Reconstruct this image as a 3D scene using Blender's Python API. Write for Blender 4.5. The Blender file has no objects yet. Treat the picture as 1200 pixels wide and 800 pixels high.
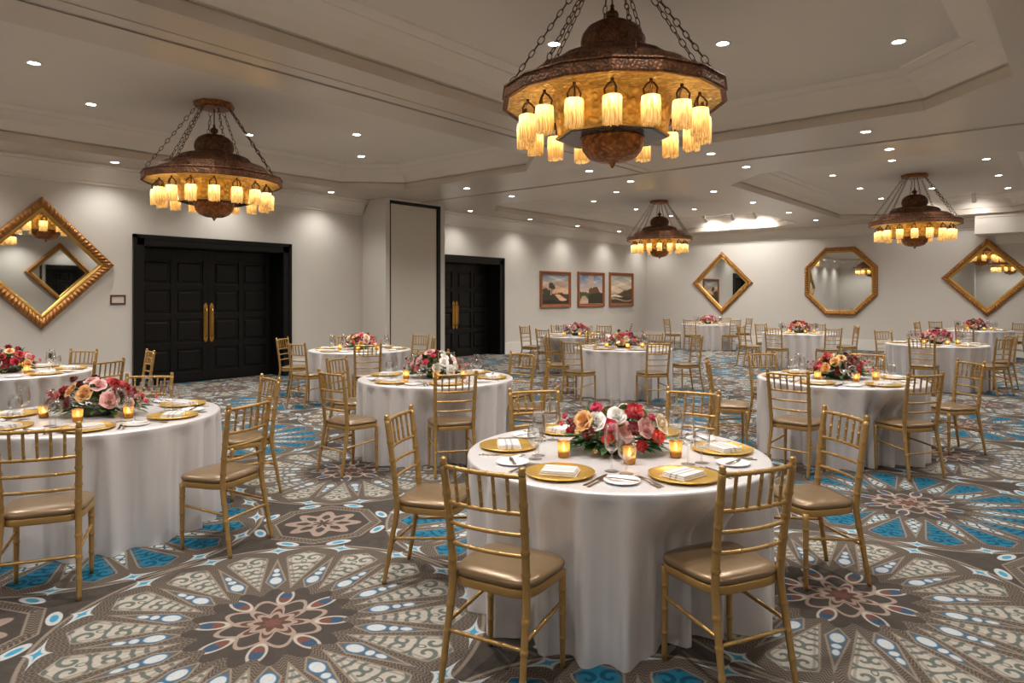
import bpy, bmesh, math, random
from math import sin, cos, pi, radians, sqrt, hypot, atan2, degrees
from mathutils import Vector, Matrix
C = bpy.context.scene.collection
YAW = radians(40.2)

# ------------------------------------------------------------------ mesh builder
class MB:
    def __init__(s):
        s.v = []; s.f = []; s.sm = []; s.mi = []
    def add(s, verts, faces, smooth=True, mi=0):
        o = len(s.v); s.v += [tuple(p) for p in verts]
        for f in faces:
            s.f.append([i + o for i in f]); s.sm.append(smooth); s.mi.append(mi)
    def box(s, x0, x1, y0, y1, z0, z1, mi=0, M=None):
        vs = [(x, y, z) for z in (z0, z1) for y in (y0, y1) for x in (x0, x1)]
        if M is not None: vs = [tuple(M @ Vector(p)) for p in vs]
        s.add(vs, [(0, 2, 3, 1), (4, 5, 7, 6), (0, 1, 5, 4), (2, 6, 7, 3), (0, 4, 6, 2), (1, 3, 7, 5)], False, mi)
    def rbox(s, x0, x1, y0, y1, z0, z1, b=.01, seg=2, mi=0, M=None):
        bm = bmesh.new(); bmesh.ops.create_cube(bm, size=1)
        for v in bm.verts:
            v.co = Vector(((x0 + x1) / 2 + v.co.x * (x1 - x0), (y0 + y1) / 2 + v.co.y * (y1 - y0), (z0 + z1) / 2 + v.co.z * (z1 - z0)))
        bmesh.ops.bevel(bm, geom=bm.edges[:], offset=b, segments=seg, profile=.6, affect='EDGES')
        bm.verts.index_update()
        vs = [tuple(M @ v.co) if M is not None else tuple(v.co) for v in bm.verts]
        s.add(vs, [[v.index for v in f.verts] for f in bm.faces], False, mi); bm.free()
    def lathe(s, prof, n=24, smooth=True, mi=0, c=(0, 0, 0), rfun=None, cap=False, a0=0.0):
        vs = []; fs = []
        for j, (r, z) in enumerate(prof):
            for i in range(n):
                a = a0 + 2 * pi * i / n
                rr = r * (rfun(a, j) if rfun else 1)
                vs.append((c[0] + rr * cos(a), c[1] + rr * sin(a), c[2] + z))
        for j in range(len(prof) - 1):
            for i in range(n):
                k = (i + 1) % n
                fs.append((j * n + i, j * n + k, (j + 1) * n + k, (j + 1) * n + i))
        if cap:
            fs.append(list(range(n))[::-1]); fs.append([(len(prof) - 1) * n + i for i in range(n)])
        s.add(vs, fs, smooth, mi)
    def tube(s, path, rad, n=8, mi=0, cap=True, smooth=True):
        P = [Vector(p) for p in path]
        R = rad if isinstance(rad, (list, tuple)) else [rad] * len(P)
        vs = []; fs = []
        t0 = (P[1] - P[0]).normalized()
        ref = Vector((0, 0, 1)) if abs(t0.z) < .9 else Vector((1, 0, 0))
        u = t0.cross(ref).normalized()
        for j, p in enumerate(P):
            t = (P[min(j + 1, len(P) - 1)] - P[max(j - 1, 0)]).normalized()
            u = (u - t * u.dot(t)).normalized(); w = t.cross(u)
            for i in range(n):
                a = 2 * pi * i / n
                vs.append(p + (u * cos(a) + w * sin(a)) * R[j])
        for j in range(len(P) - 1):
            for i in range(n):
                k = (i + 1) % n
                fs.append((j * n + i, j * n + k, (j + 1) * n + k, (j + 1) * n + i))
        s.add(vs, fs, smooth, mi)
        if cap:
            o = len(s.v) - len(vs)
            s.f.append([o + i for i in range(n)][::-1]); s.sm.append(False); s.mi.append(mi)
            s.f.append([o + (len(P) - 1) * n + i for i in range(n)]); s.sm.append(False); s.mi.append(mi)
    def grid(s, fn, nu, nv, smooth=True, mi=0):
        vs = [fn(i / nu, j / nv) for j in range(nv + 1) for i in range(nu + 1)]
        fs = [(j * (nu + 1) + i, j * (nu + 1) + i + 1, (j + 1) * (nu + 1) + i + 1, (j + 1) * (nu + 1) + i) for j in range(nv) for i in range(nu)]
        s.add(vs, fs, smooth, mi)
    def prism(s, poly, z0, z1, mi=0, M=None):
        n = len(poly)
        vs = [(x, y, z0) for x, y in poly] + [(x, y, z1) for x, y in poly]
        if M is not None: vs = [tuple(M @ Vector(p)) for p in vs]
        fs = [list(range(n))[::-1], [n + i for i in range(n)]] + [(i, (i + 1) % n, n + (i + 1) % n, n + i) for i in range(n)]
        s.add(vs, fs, False, mi)
    def mesh(s, name, mats):
        me = bpy.data.meshes.new(name); me.from_pydata(s.v, [], s.f)
        me.polygons.foreach_set('use_smooth', s.sm)
        if not isinstance(mats, (list, tuple)): mats = [mats]
        for m in mats: me.materials.append(m)
        if len(mats) > 1: me.polygons.foreach_set('material_index', s.mi)
        me.update(); return me
    def obj(s, name, mats, parent=None):
        return link(name, s.mesh(name, mats), parent)

def link(name, data, parent=None, loc=(0, 0, 0), rz=0.0):
    o = bpy.data.objects.new(name, data); C.objects.link(o)
    if parent is not None: o.parent = parent
    o.location = loc; o.rotation_euler = (0, 0, rz); return o
def tag(o, label, cat, group=None, kind=None):
    if label: o['label'] = label
    if cat: o['category'] = cat
    if group: o['group'] = group
    if kind: o['kind'] = kind
    return o
def thing(name, label, cat, loc=(0, 0, 0), rz=0.0, group=None):
    return tag(link(name, None, None, loc, rz), label, cat, group)
def struct(mb, name, mats, label=None):
    o = mb.obj(name, mats); o['kind'] = 'structure'
    if label: o['label'] = label
    return o
KIDS = {}
def kids(root):
    if root.name not in KIDS: KIDS[root.name] = [o for o in bpy.data.objects if o.parent == root]
    return KIDS[root.name]
def dup(root, loc, rz, label=None, cat=None, group=None):
    r = root.copy(); C.objects.link(r); r.location = loc; r.rotation_euler = (0, 0, rz)
    if label: r['label'] = label
    if group: r['group'] = group
    for ch in kids(root):
        c = ch.copy(); C.objects.link(c); c.parent = r
        for g in kids(ch):
            d = g.copy(); C.objects.link(d); d.parent = c
    return r

# ------------------------------------------------------------------ materials
def srgb(r, g, b):
    f = lambda c: ((c / 255 + .055) / 1.055) ** 2.4 if c > 10 else c / 255 / 12.92
    return (f(r), f(g), f(b), 1)
def mat(name, col, rough=.5, metal=0.0, bump=0.0, scale=40.0, var=0.0, spec=.5, emis=None, estr=0.0, sheen=0.0, coat=0.0):
    m = bpy.data.materials.new(name); m.use_nodes = True
    nt = m.node_tree; b = nt.nodes['Principled BSDF']
    b.inputs['Base Color'].default_value = col; b.inputs['Roughness'].default_value = rough
    b.inputs['Metallic'].default_value = metal; b.inputs['Specular IOR Level'].default_value = spec
    if sheen: b.inputs['Sheen Weight'].default_value = sheen
    if coat: b.inputs['Coat Weight'].default_value = coat
    if emis: b.inputs['Emission Color'].default_value = emis; b.inputs['Emission Strength'].default_value = estr
    if bump or var:
        tc = nt.nodes.new('ShaderNodeTexCoord'); nz = nt.nodes.new('ShaderNodeTexNoise')
        nz.inputs['Scale'].default_value = scale; nz.inputs['Detail'].default_value = 3
        nt.links.new(tc.outputs['Object'], nz.inputs['Vector'])
        if bump:
            bp = nt.nodes.new('ShaderNodeBump'); bp.inputs['Strength'].default_value = bump; bp.inputs['Distance'].default_value = .01
            nt.links.new(nz.outputs['Fac'], bp.inputs['Height']); nt.links.new(bp.outputs['Normal'], b.inputs['Normal'])
        if var:
            mx = nt.nodes.new('ShaderNodeMix'); mx.data_type = 'RGBA'
            nt.links.new(nz.outputs['Fac'], mx.inputs['Factor'])
            mx.inputs['A'].default_value = tuple(c * (1 - var) for c in col[:3]) + (1,)
            mx.inputs['B'].default_value = tuple(min(1, c * (1 + var)) for c in col[:3]) + (1,)
            nt.links.new(mx.outputs['Result'], b.inputs['Base Color'])
    return m

class G:                                             # small expression builder for math nodes
    nt = None
    def __init__(s, so): s.s = so
    @staticmethod
    def op(o, *a, clamp=False):
        n = G.nt.nodes.new('ShaderNodeMath'); n.operation = o; n.use_clamp = clamp
        for i, x in enumerate(a):
            if isinstance(x, G): G.nt.links.new(x.s, n.inputs[i])
            else: n.inputs[i].default_value = float(x)
        return G(n.outputs[0])
    def __add__(a, b): return G.op('ADD', a, b)
    __radd__ = __add__
    def __sub__(a, b): return G.op('SUBTRACT', a, b)
    def __rsub__(a, b): return G.op('SUBTRACT', b, a)
    def __mul__(a, b): return G.op('MULTIPLY', a, b)
    __rmul__ = __mul__
    def __truediv__(a, b): return G.op('DIVIDE', a, b)
    def __neg__(a): return G.op('MULTIPLY', a, -1)
def gmin(a, b): return G.op('MINIMUM', a, b)
def gmax(a, b): return G.op('MAXIMUM', a, b)
def gabs(a): return G.op('ABSOLUTE', a)
def gsqrt(a): return G.op('SQRT', a)
def gsin(a): return G.op('SINE', a)
def gcos(a): return G.op('COSINE', a)
def ghyp(a, b): return gsqrt(a * a + b * b)
def gstep(d, w=.004): return G.op('ADD', d * (1 / w), .5, clamp=True)     # 1 where d > 0
def gband(d, h, w=.004): return gstep(h - gabs(d), w)                       # 1 where |d| < h
def gfold(t, p): return t - G.op('MULTIPLY', G.op('ROUND', t * (1 / p)), p)
def cmix(f, a, b):
    n = G.nt.nodes.new('ShaderNodeMix'); n.data_type = 'RGBA'
    for k, x in (('Factor', f), ('A', a), ('B', b)):
        if isinstance(x, G): G.nt.links.new(x.s, n.inputs[k])
        elif k == 'Factor': n.inputs[k].default_value = x
        else: n.inputs[k].default_value = x
    return G(n.outputs['Result'])

def carpet_material():
    m = bpy.data.materials.new('medallion_carpet'); m.use_nodes = True
    nt = m.node_tree; G.nt = nt; bsdf = nt.nodes['Principled BSDF']
    tc = nt.nodes.new('ShaderNodeTexCoord'); sp = nt.nodes.new('ShaderNodeSeparateXYZ')
    nt.links.new(tc.outputs['Object'], sp.inputs[0])
    X, Y = G(sp.outputs[0]), G(sp.outputs[1])
    L = 1.48; a = radians(46.3); ox, oy = -3.06, 1.80
    x = ((X - ox) * cos(a) + (Y - oy) * sin(a)) * (1 / L)
    y = ((Y - oy) * cos(a) - (X - ox) * sin(a)) * (1 / L)
    u = gabs(gfold(x, 2.0)); v = gabs(gfold(y, 2.0))
    fl = G.op('GREATER_THAN', u + v, 1.0)
    p = u + fl * (1.0 - u * 2.0); q = v + fl * (1.0 - v * 2.0)
    r = ghyp(p, q); th = G.op('ARCTAN2', q, p)
    P = pi / 8
    tl = gabs(gfold(th, P)); tk = gfold(th - P / 2, P)
    def noise(scale, vec=None, det=2):
        n = nt.nodes.new('ShaderNodeTexNoise'); n.inputs['Scale'].default_value = scale; n.inputs['Detail'].default_value = det
        nt.links.new(tc.outputs['Object'], n.inputs['Vector']); return G(n.outputs['Fac'])
    nz = noise(14.0); nf = noise(60.0)
    # colours
    base = srgb(88, 78, 70); dark = srgb(56, 50, 46); tan = srgb(146, 132, 118); cream = srgb(186, 177, 164)
    sage = srgb(104, 110, 104); teal = srgb(30, 116, 144); deep = srgb(12, 76, 106); white = srgb(200, 203, 204)
    blue = srgb(62, 112, 146); pink = srgb(164, 142, 130); slate = srgb(100, 96, 92); rust = srgb(118, 78, 68); sky = srgb(70, 158, 190)
    # strap ground with a small running scroll
    al = r * gcos(tl); aw = r * gsin(tl)
    kal = r * gcos(tk); kaw = r * gsin(gabs(tk))
    wl = gmin(gmin((al - .30) * .26, (.64 - al) * 1.5), .070)
    dl = wl - aw
    wk = gmin((kal - .285) * .50, (.535 - kal) * .165)
    dk = wk - kaw
    scroll = gband(gsin(al * 210.0 + gsin(aw * 160.0) * 2.4), .42, .3)
    col = cmix(scroll * .62, base, tan)
    fars = gstep(r - .700, .006)
    col = cmix(fars, col, cmix(nz, srgb(62, 56, 52), srgb(92, 84, 77)))
    # edges of the straps
    ring = gband(r - .700, .006, .005)
    col = cmix(ring, col, tan)
    # leaves
    f1 = ghyp((al - .535) * .8, aw * 1.35)
    f2 = ghyp(al - .47, aw - .035); f3 = ghyp(al - .57, aw - .042)
    def spiral(cx, cy, k):
        ex, ey = al - cx, aw - cy
        return ghyp(ex, ey), gsin(G.op('ARCTAN2', ey, ex) + ghyp(ex, ey) * k)
    r1, s1 = spiral(.565, .034, -150.0); r2, s2 = spiral(.470, .020, 165.0)
    near1 = G.op('LESS_THAN', r1, r2)
    wav = s2 + near1 * (s1 - s2)
    wav = gmax(wav, gband(f1 - .012, .004, .006) * 2.0 - 1.0)
    ln = gstep(wav - .35, .6)
    leaf_c = cmix(ln, cream, sage); leaf_b = cmix(ln, teal, deep)
    leaf = cmix(fl, leaf_c, leaf_b)
    leaf = cmix(gband(dl - .010, .0045, .004) * .5, leaf, slate)
    edge = gband(dl + .004, .004, .004)
    col = cmix(edge, col, tan)
    col = cmix(gstep(dl), col, leaf)
    # kites with drops
    kg = cmix(fl, slate, white)
    drops = gmax(gmax(gstep(.0215 - ghyp((kal - .352) * .68, kaw), .004), gstep(.0145 - ghyp(kal - .410, kaw), .004)), gstep(.0105 - ghyp((kal - .452) * .55, kaw), .004))
    halo = gmax(gmax(gstep(.0275 - ghyp((kal - .352) * .68, kaw), .004), gstep(.0195 - ghyp(kal - .410, kaw), .004)), gstep(.0145 - ghyp((kal - .452) * .55, kaw), .004))
    kc = cmix(halo, kg, blue); kc = cmix(drops, kc, white)
    sq = gband(gsin(kal * 95.0) * .012 - gfold(kaw, 1.0) + .012, .0065, .004)
    kb = cmix(sq, white, srgb(60, 96, 106))
    kite = cmix(fl, kc, kb)
    kedge = gband(dk + .004, .004, .004)
    col = cmix(kedge, col, tan)
    col = cmix(gstep(dk), col, kite)
    # small four-pointed stars where the straps meet
    dx = gabs(kal - .672); dy = kaw
    st = .30 - (gsqrt(dx * 1.9) + gsqrt(dy * .78))
    col = cmix(gstep(st, .03), col, white)
    col = cmix(gstep(st - .09, .03), col, sky)
    # core flower
    t8 = gfold(th, pi / 4); core = gstep(.252 + gcos(tk * 16.0) * .026 - r, .004)
    dark2 = cmix(nz, srgb(68, 61, 56), srgb(84, 76, 70))
    cc = dark2
    ct, sn = r * gcos(t8), r * gsin(gabs(t8))
    tip = ghyp((ct - .195) * .62, sn * 1.25)
    c8 = gcos(th * 8.0)
    cc = cmix(gband(r - .150 + c8 * .022, .0085, .004), cc, pink)
    cc = cmix(gband(tip - .032, .0055, .004), cc, cream)
    cc = cmix(gstep(.027 - tip, .004), cc, cmix(gstep(ct - .19, .01), rust, srgb(60, 84, 112)))
    cc = cmix(gstep(.098 + c8 * .03 - r, .004), cc, pink)
    cc = cmix(gstep(.080 + c8 * .024 - r, .004), cc, srgb(96, 70, 60))
    cc = cmix(gband(r - .060 - c8 * .012, .010, .004), cc, pink)
    cc = cmix(gstep(.026 - c8 * .006 - r, .004), cc, rust)
    col = cmix(core, col, cc)
    # little octagonal medallion between the stars
    mx = gmax(p, q); mn = gmin(p, q)
    rm = ghyp(1.0 - mx, mn); tm = G.op('ARCTAN2', mn, 1.0 - mx)
    ro = rm * gcos(gfold(tm - pi / 8, pi / 4))
    inm = gstep(.255 - ro, .004)
    mc = cmix(gstep(ro - .205, .004), dark2, cmix(gband(gsin(tm * 40.0 + gsin(ro * 200.0)), .5, .3) * .7, base, tan))
    mc = cmix(gband(ro - .205, .004, .004), mc, tan); mc = cmix(gband(ro - .251, .004, .004), mc, tan)
    m8 = gcos(tm * 8.0)
    mc = cmix(gband(rm - .122 - m8 * .030, .026, .006), mc, pink)
    mc = cmix(gband(rm - .055 + m8 * .018, .018, .006), mc, pink)
    col = cmix(inm * gstep(r - .60, .01), col, mc)
    dm = ghyp((ro - .285) * 1.4, rm * gsin(gabs(gfold(tm - pi / 8, pi / 4))) * .62)
    outer = gstep(r - .66, .01)
    col = cmix(gstep(.034 - dm, .004) * outer, col, white); col = cmix(gstep(.018 - dm, .004) * outer, col, sky)
    # pile
    col = cmix(nf * .45 + .20, col, cmix(.75, col, (0.02, .018, .016, 1)))
    nt.links.new(col.s, bsdf.inputs['Base Color'])
    bsdf.inputs['Roughness'].default_value = .95; bsdf.inputs['Specular IOR Level'].default_value = .1
    bp = nt.nodes.new('ShaderNodeBump'); bp.inputs['Strength'].default_value = .25; bp.inputs['Distance'].default_value = .004
    n2 = nt.nodes.new('ShaderNodeTexNoise'); n2.inputs['Scale'].default_value = 260
    nt.links.new(tc.outputs['Object'], n2.inputs['Vector'])
    nt.links.new(n2.outputs['Fac'], bp.inputs['Height']); nt.links.new(bp.outputs['Normal'], bsdf.inputs['Normal'])
    return m

M = {}
M['wall'] = mat('painted_wall', srgb(206, 200, 192), .75, var=.02, scale=3, spec=.25)
M['ceil'] = mat('painted_ceiling', srgb(214, 206, 196), .6, spec=.3)
M['soffit'] = mat('satin_soffit', srgb(196, 184, 170), .3, spec=.5)
M['crown'] = mat('crown_paint', srgb(220, 212, 202), .5, spec=.35)
M['base'] = mat('baseboard_paint', srgb(222, 216, 208), .45)
M['panel'] = mat('partition_panel', srgb(204, 196, 184), .8, bump=.05, scale=200)
M['black'] = mat('black_lacquer', (.0045, .0042, .004, 1), .36, spec=.35)
M['dark'] = mat('dark_slot', (.006, .005, .004, 1), .6)
M['brass'] = mat('brushed_brass', srgb(206, 158, 82), .3, .9, bump=.03, scale=90)
M['chair'] = mat('gold_chair_paint', srgb(180, 143, 86), .34, .55, var=.12, scale=25)
M['seat'] = mat('bronze_vinyl', srgb(128, 105, 77), .3, .35, bump=.03, scale=30)
M['charger'] = mat('gold_charger', srgb(236, 194, 100), .3, .8, bump=.05, scale=60)
M['china'] = mat('white_china', srgb(236, 236, 238), .18)
M['steel'] = mat('champagne_steel', srgb(196, 180, 160), .2, .95)
M['frame'] = mat('gilt_frame', srgb(176, 122, 66), .42, .6, var=.35, scale=18, bump=.25)
M['lip'] = mat('gilt_lip', srgb(206, 164, 88), .35, .7)
M['mirror'] = mat('mirror_glass', (.86, .88, .87, 1), .015, 1.0)
M['wood'] = mat('copper_wood', srgb(150, 88, 52), .4, .15, var=.2, scale=12)
M['wood_in'] = mat('dark_copper_wood', srgb(96, 54, 34), .4, .15)
M['plate'] = mat('smoked_glass_plate', srgb(70, 62, 58), .18, .3)
M['chain'] = mat('bronze_chain', srgb(98, 66, 46), .45, .7)
M['white'] = mat('white_trim', srgb(230, 226, 220), .4)
M['leaf'] = mat('leaf_green', srgb(58, 92, 44), .5, var=.45, scale=30)
M['stem'] = mat('floral_bowl', srgb(70, 74, 52), .6)
M['wax'] = mat('candle_wax', srgb(240, 226, 196), .5)

def embossed(name, dark, light, rough, metal, scale, strength, freq=9.0, con=.4):
    m = mat(name, light, rough, metal); nt = m.node_tree; b = nt.nodes['Principled BSDF']
    tc = nt.nodes.new('ShaderNodeTexCoord'); vo = nt.nodes.new('ShaderNodeTexVoronoi'); vo.feature = 'SMOOTH_F1'; vo.inputs['Scale'].default_value = scale
    nz = nt.nodes.new('ShaderNodeTexNoise'); nz.inputs['Scale'].default_value = scale * .35
    nt.links.new(tc.outputs['Object'], vo.inputs['Vector']); nt.links.new(tc.outputs['Object'], nz.inputs['Vector'])
    G.nt = nt; d = G(vo.outputs['Distance']); w = gsin(d * freq) * .5 + .5
    c = cmix(gmin(1.0, gmax(0.0, w * con + (G(nz.outputs['Fac']) - .5) * 1.1 + .5 - con * .5)), dark, light)
    nt.links.new(c.s, b.inputs['Base Color'])
    bp = nt.nodes.new('ShaderNodeBump'); bp.inputs['Strength'].default_value = strength; bp.inputs['Distance'].default_value = .012
    nt.links.new(w.s, bp.inputs['Height']); nt.links.new(bp.outputs['Normal'], b.inputs['Normal']); return m
M['bronze'] = embossed('embossed_bronze', srgb(64, 42, 28), srgb(132, 86, 54), .5, .55, 34, .3, 11.0, .6)
M['copper'] = embossed('embossed_copper', srgb(104, 62, 34), srgb(186, 120, 66), .34, .75, 26, .45, 9.0, .5)
M['gilt'] = embossed('hammered_gilt', srgb(176, 138, 62), srgb(240, 206, 124), .32, .5, 24, .9, 8.0, .6)
def emit(name, col, s):
    m = bpy.data.materials.new(name); m.use_nodes = True; nt = m.node_tree; nt.nodes.clear()
    e = nt.nodes.new('ShaderNodeEmission'); o = nt.nodes.new('ShaderNodeOutputMaterial')
    e.inputs[0].default_value = col; e.inputs[1].default_value = s
    nt.links.new(e.outputs[0], o.inputs[0]); return m
M['lens'] = emit('downlight_lens', (1, .93, .84, 1), 14)
M['bulb'] = emit('warm_bulb', (1, .88, .64, 1), 14)
M['flame'] = emit('candle_flame', (1, .82, .50, 1), 12)

def fringe_mat():
    m = bpy.data.materials.new('beaded_fringe'); m.use_nodes = True; nt = m.node_tree; nt.nodes.clear()
    o = nt.nodes.new('ShaderNodeOutputMaterial'); tr = nt.nodes.new('ShaderNodeBsdfTranslucent'); di = nt.nodes.new('ShaderNodeBsdfPrincipled')
    tc = nt.nodes.new('ShaderNodeTexCoord'); nz = nt.nodes.new('ShaderNodeTexNoise'); nz.inputs['Scale'].default_value = 90
    mp = nt.nodes.new('ShaderNodeMapping'); mp.inputs['Scale'].default_value = (1, 1, .12)
    nt.links.new(tc.outputs['Object'], mp.inputs[0]); nt.links.new(mp.outputs[0], nz.inputs['Vector'])
    cr = nt.nodes.new('ShaderNodeValToRGB'); cr.color_ramp.elements[0].color = srgb(188, 140, 74); cr.color_ramp.elements[1].color = srgb(242, 214, 152)
    cr.color_ramp.elements[0].position = .35; cr.color_ramp.elements[1].position = .65
    nt.links.new(nz.outputs['Fac'], cr.inputs[0]); nt.links.new(cr.outputs[0], tr.inputs[0]); nt.links.new(cr.outputs[0], di.inputs['Base Color'])
    di.inputs['Roughness'].default_value = .4
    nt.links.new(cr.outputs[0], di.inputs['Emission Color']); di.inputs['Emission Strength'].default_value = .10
    mx = nt.nodes.new('ShaderNodeMixShader'); mx.inputs[0].default_value = .5
    nt.links.new(tr.outputs[0], mx.inputs[1]); nt.links.new(di.outputs[0], mx.inputs[2]); nt.links.new(mx.outputs[0], o.inputs[0])
    return m
M['fringe'] = fringe_mat()

def glass_mat(name, tint, gl):
    m = bpy.data.materials.new(name); m.use_nodes = True; nt = m.node_tree; nt.nodes.clear()
    o = nt.nodes.new('ShaderNodeOutputMaterial'); t = nt.nodes.new('ShaderNodeBsdfTransparent'); g = nt.nodes.new('ShaderNodeBsdfGlossy')
    t.inputs[0].default_value = tint; g.inputs['Roughness'].default_value = .04
    lw = nt.nodes.new('ShaderNodeLayerWeight'); lw.inputs[0].default_value = gl
    mx = nt.nodes.new('ShaderNodeMixShader')
    nt.links.new(lw.outputs['Facing'], mx.inputs[0]); nt.links.new(t.outputs[0], mx.inputs[1]); nt.links.new(g.outputs[0], mx.inputs[2]); nt.links.new(mx.outputs[0], o.inputs[0])
    return m
M['glass'] = glass_mat('clear_glass', (.97, .97, .97, 1), .26)
def votive_mat():
    m = bpy.data.materials.new('gold_mercury_glass'); m.use_nodes = True; nt = m.node_tree; nt.nodes.clear()
    o = nt.nodes.new('ShaderNodeOutputMaterial'); tr = nt.nodes.new('ShaderNodeBsdfTranslucent'); g = nt.nodes.new('ShaderNodeBsdfPrincipled'); t = nt.nodes.new('ShaderNodeBsdfTransparent')
    tr.inputs[0].default_value = srgb(240, 210, 160); t.inputs[0].default_value = srgb(250, 226, 180)
    g.inputs['Base Color'].default_value = srgb(196, 150, 82); g.inputs['Metallic'].default_value = .8; g.inputs['Roughness'].default_value = .25
    mx = nt.nodes.new('ShaderNodeMixShader'); mx.inputs[0].default_value = .55; m2 = nt.nodes.new('ShaderNodeMixShader'); m2.inputs[0].default_value = .42
    nt.links.new(tr.outputs[0], mx.inputs[1]); nt.links.new(g.outputs[0], mx.inputs[2])
    nt.links.new(mx.outputs[0], m2.inputs[1]); nt.links.new(t.outputs[0], m2.inputs[2]); nt.links.new(m2.outputs[0], o.inputs[0]); return m
M['votive'] = votive_mat()

def napkin_mat():
    m = mat('striped_napkin', srgb(206, 201, 199), .85); nt = m.node_tree; b = nt.nodes['Principled BSDF']; G.nt = nt
    tc = nt.nodes.new('ShaderNodeTexCoord'); sp = nt.nodes.new('ShaderNodeSeparateXYZ'); nt.links.new(tc.outputs['Object'], sp.inputs[0])
    y = G(sp.outputs[1])
    s = gmax(gband(y - .012, .006, .002), gband(y + .018, .006, .002))
    c = cmix(s * .7, srgb(206, 201, 199), srgb(136, 134, 138)); nt.links.new(c.s, b.inputs['Base Color']); return m
M['napkin'] = napkin_mat()
def cloth_mat():
    m = mat('silver_satin', srgb(218, 213, 213), .33, .30, bump=.03, scale=120, sheen=.25, spec=.5); return m
M['cloth'] = cloth_mat()
EXPO = 1.42
# ------------------------------------------------------------------ room
XL, XR, YF, YB, ZS, ZT = -12.45, 2.25, -3.0, 22.4, 3.75, 4.18
D1, D2, DT = (4.80, 7.64), (11.44, 14.28), 2.58
b = MB(); b.add([(XL - .6, YF - .1, 0), (XR + .1, YF - .1, 0), (XR + .1, YB + .1, 0), (XL - .6, YB + .1, 0)], [(0, 1, 2, 3)], False)
struct(b, 'floor', carpet_material())
b = MB(); w0 = XL - .55
for y0, y1, z0 in ((YF, D1[0], 0), (D1[1], D2[0], 0), (D2[1], YB, 0), (D1[0], D1[1], DT), (D2[0], D2[1], DT)): b.box(w0, XL, y0, y1, z0, 4.3)
struct(b, 'wall_left', M['wall'])
b = MB(); b.box(XL - .1, XR + .1, YB, YB + .12, 0, 4.3); struct(b, 'wall_back', M['wall'])
b = MB(); b.box(XR, XR + .12, YF, YB, 0, 4.3); struct(b, 'wall_right', M['wall'])
b = MB(); b.box(XL - .1, XR + .1, YF - .12, YF, 0, 4.3); b.box(-6.9, -5.0, YF, YF + .9, 0, 3.75); struct(b, 'wall_front', M['wall'])

def octa(x0, x1, y0, y1, c, e):
    c = c - .586 * e; x0 += e; x1 -= e; y0 += e; y1 -= e
    return [(x0 + c, y0), (x1 - c, y0), (x1, y0 + c), (x1, y1 - c), (x1 - c, y1), (x0 + c, y1), (x0, y1 - c), (x0, y0 + c)]
PROF = [(0, ZS), (0, 3.862), (-.035, 3.864), (-.035, 3.885), (0, 3.90), (.02, 3.93), (.05, 3.975), (.09, 4.02), (.16, 4.065), (.25, 4.10), (.30, 4.115), (.303, 4.125), (.36, 4.145), (.41, 4.165), (.42, ZT)]
TR = [((XL, -5.9, YF, 10.55), (-11.4, -6.47, -.1, 9.1)), ((-5.9, XR, YF, 10.55), (-5.29, -.565, -.1, 9.1)),
      ((XL, -5.9, 10.55, YB), (-11.4, -6.47, 11.9, 21.3)), ((-5.9, XR, 10.55, YB), (-5.29, -.565, 11.9, 21.3))]
b = MB(); crown = MB()
for (X0, X1, Y0, Y1), (x0, x1, y0, y1) in TR:
    o = octa(x0, x1, y0, y1, .9, 0)
    vs = [(X0, Y0, ZS), (X1, Y0, ZS), (X1, Y1, ZS), (X0, Y1, ZS)] + [(p[0], p[1], ZS) for p in o]
    fs = [(0, 1, 5, 4), (1, 6, 5), (1, 2, 7, 6), (2, 8, 7), (2, 3, 9, 8), (3, 10, 9), (3, 0, 11, 10), (0, 4, 11)]
    b.add(vs, [f[::-1] for f in fs], False, 1)
    rings = [[(p[0], p[1], z) for p in octa(x0, x1, y0, y1, .9, e)] for e, z in PROF]
    for j in range(len(rings) - 1):
        t = b if j < 3 else crown
        t.add(rings[j] + rings[j + 1], [(i, 8 + i, 8 + (i + 1) % 8, (i + 1) % 8) for i in range(8)], False, 1 if j < 3 else 0)
    b.add(rings[-1], [tuple(range(8))[::-1]], False)
b.add([(XL - .6, YF - .1, 4.3), (XR + .1, YF - .1, 4.3), (XR + .1, YB + .1, 4.3), (XL - .6, YB + .1, 4.3)], [(0, 1, 2, 3)], False)
struct(b, 'ceiling', [M['ceil'], M['soffit']])
struct(crown, 'trim_1', M['crown'], 'stepped crown mouldings inside the four ceiling trays')
CP = [(0, 3.42), (.03, 3.435), (.03, 3.465), (.05, 3.48), (.07, 3.52), (.11, 3.585), (.16, 3.64), (.205, 3.675), (.205, 3.695), (.235, 3.705), (.25, 3.72), (.25, 3.75)]
def crown_run(b, p0, p1, nrm, prof=CP):
    vs = [(p[0] + nrm[0] * o, p[1] + nrm[1] * o, z) for p in (p0, p1) for o, z in prof]; n = len(prof)
    b.add(vs, [(i, i + 1, n + i + 1, n + i) for i in range(n - 1)] + [tuple(range(n)), tuple(range(n, 2 * n))[::-1]], False)
b = MB()
crown_run(b, (XL, YF), (XL, 9.53), (1, 0)); crown_run(b, (XL, 11.3), (XL, YB), (1, 0)); crown_run(b, (XL, YB), (-2.29, YB), (0, -1))
crown_run(b, (XR, YF), (XR, YB), (-1, 0)); crown_run(b, (XL, YF), (XR, YF), (0, 1))
struct(b, 'trim_2', M['crown'], 'white crown moulding where the walls meet the ceiling')
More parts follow.
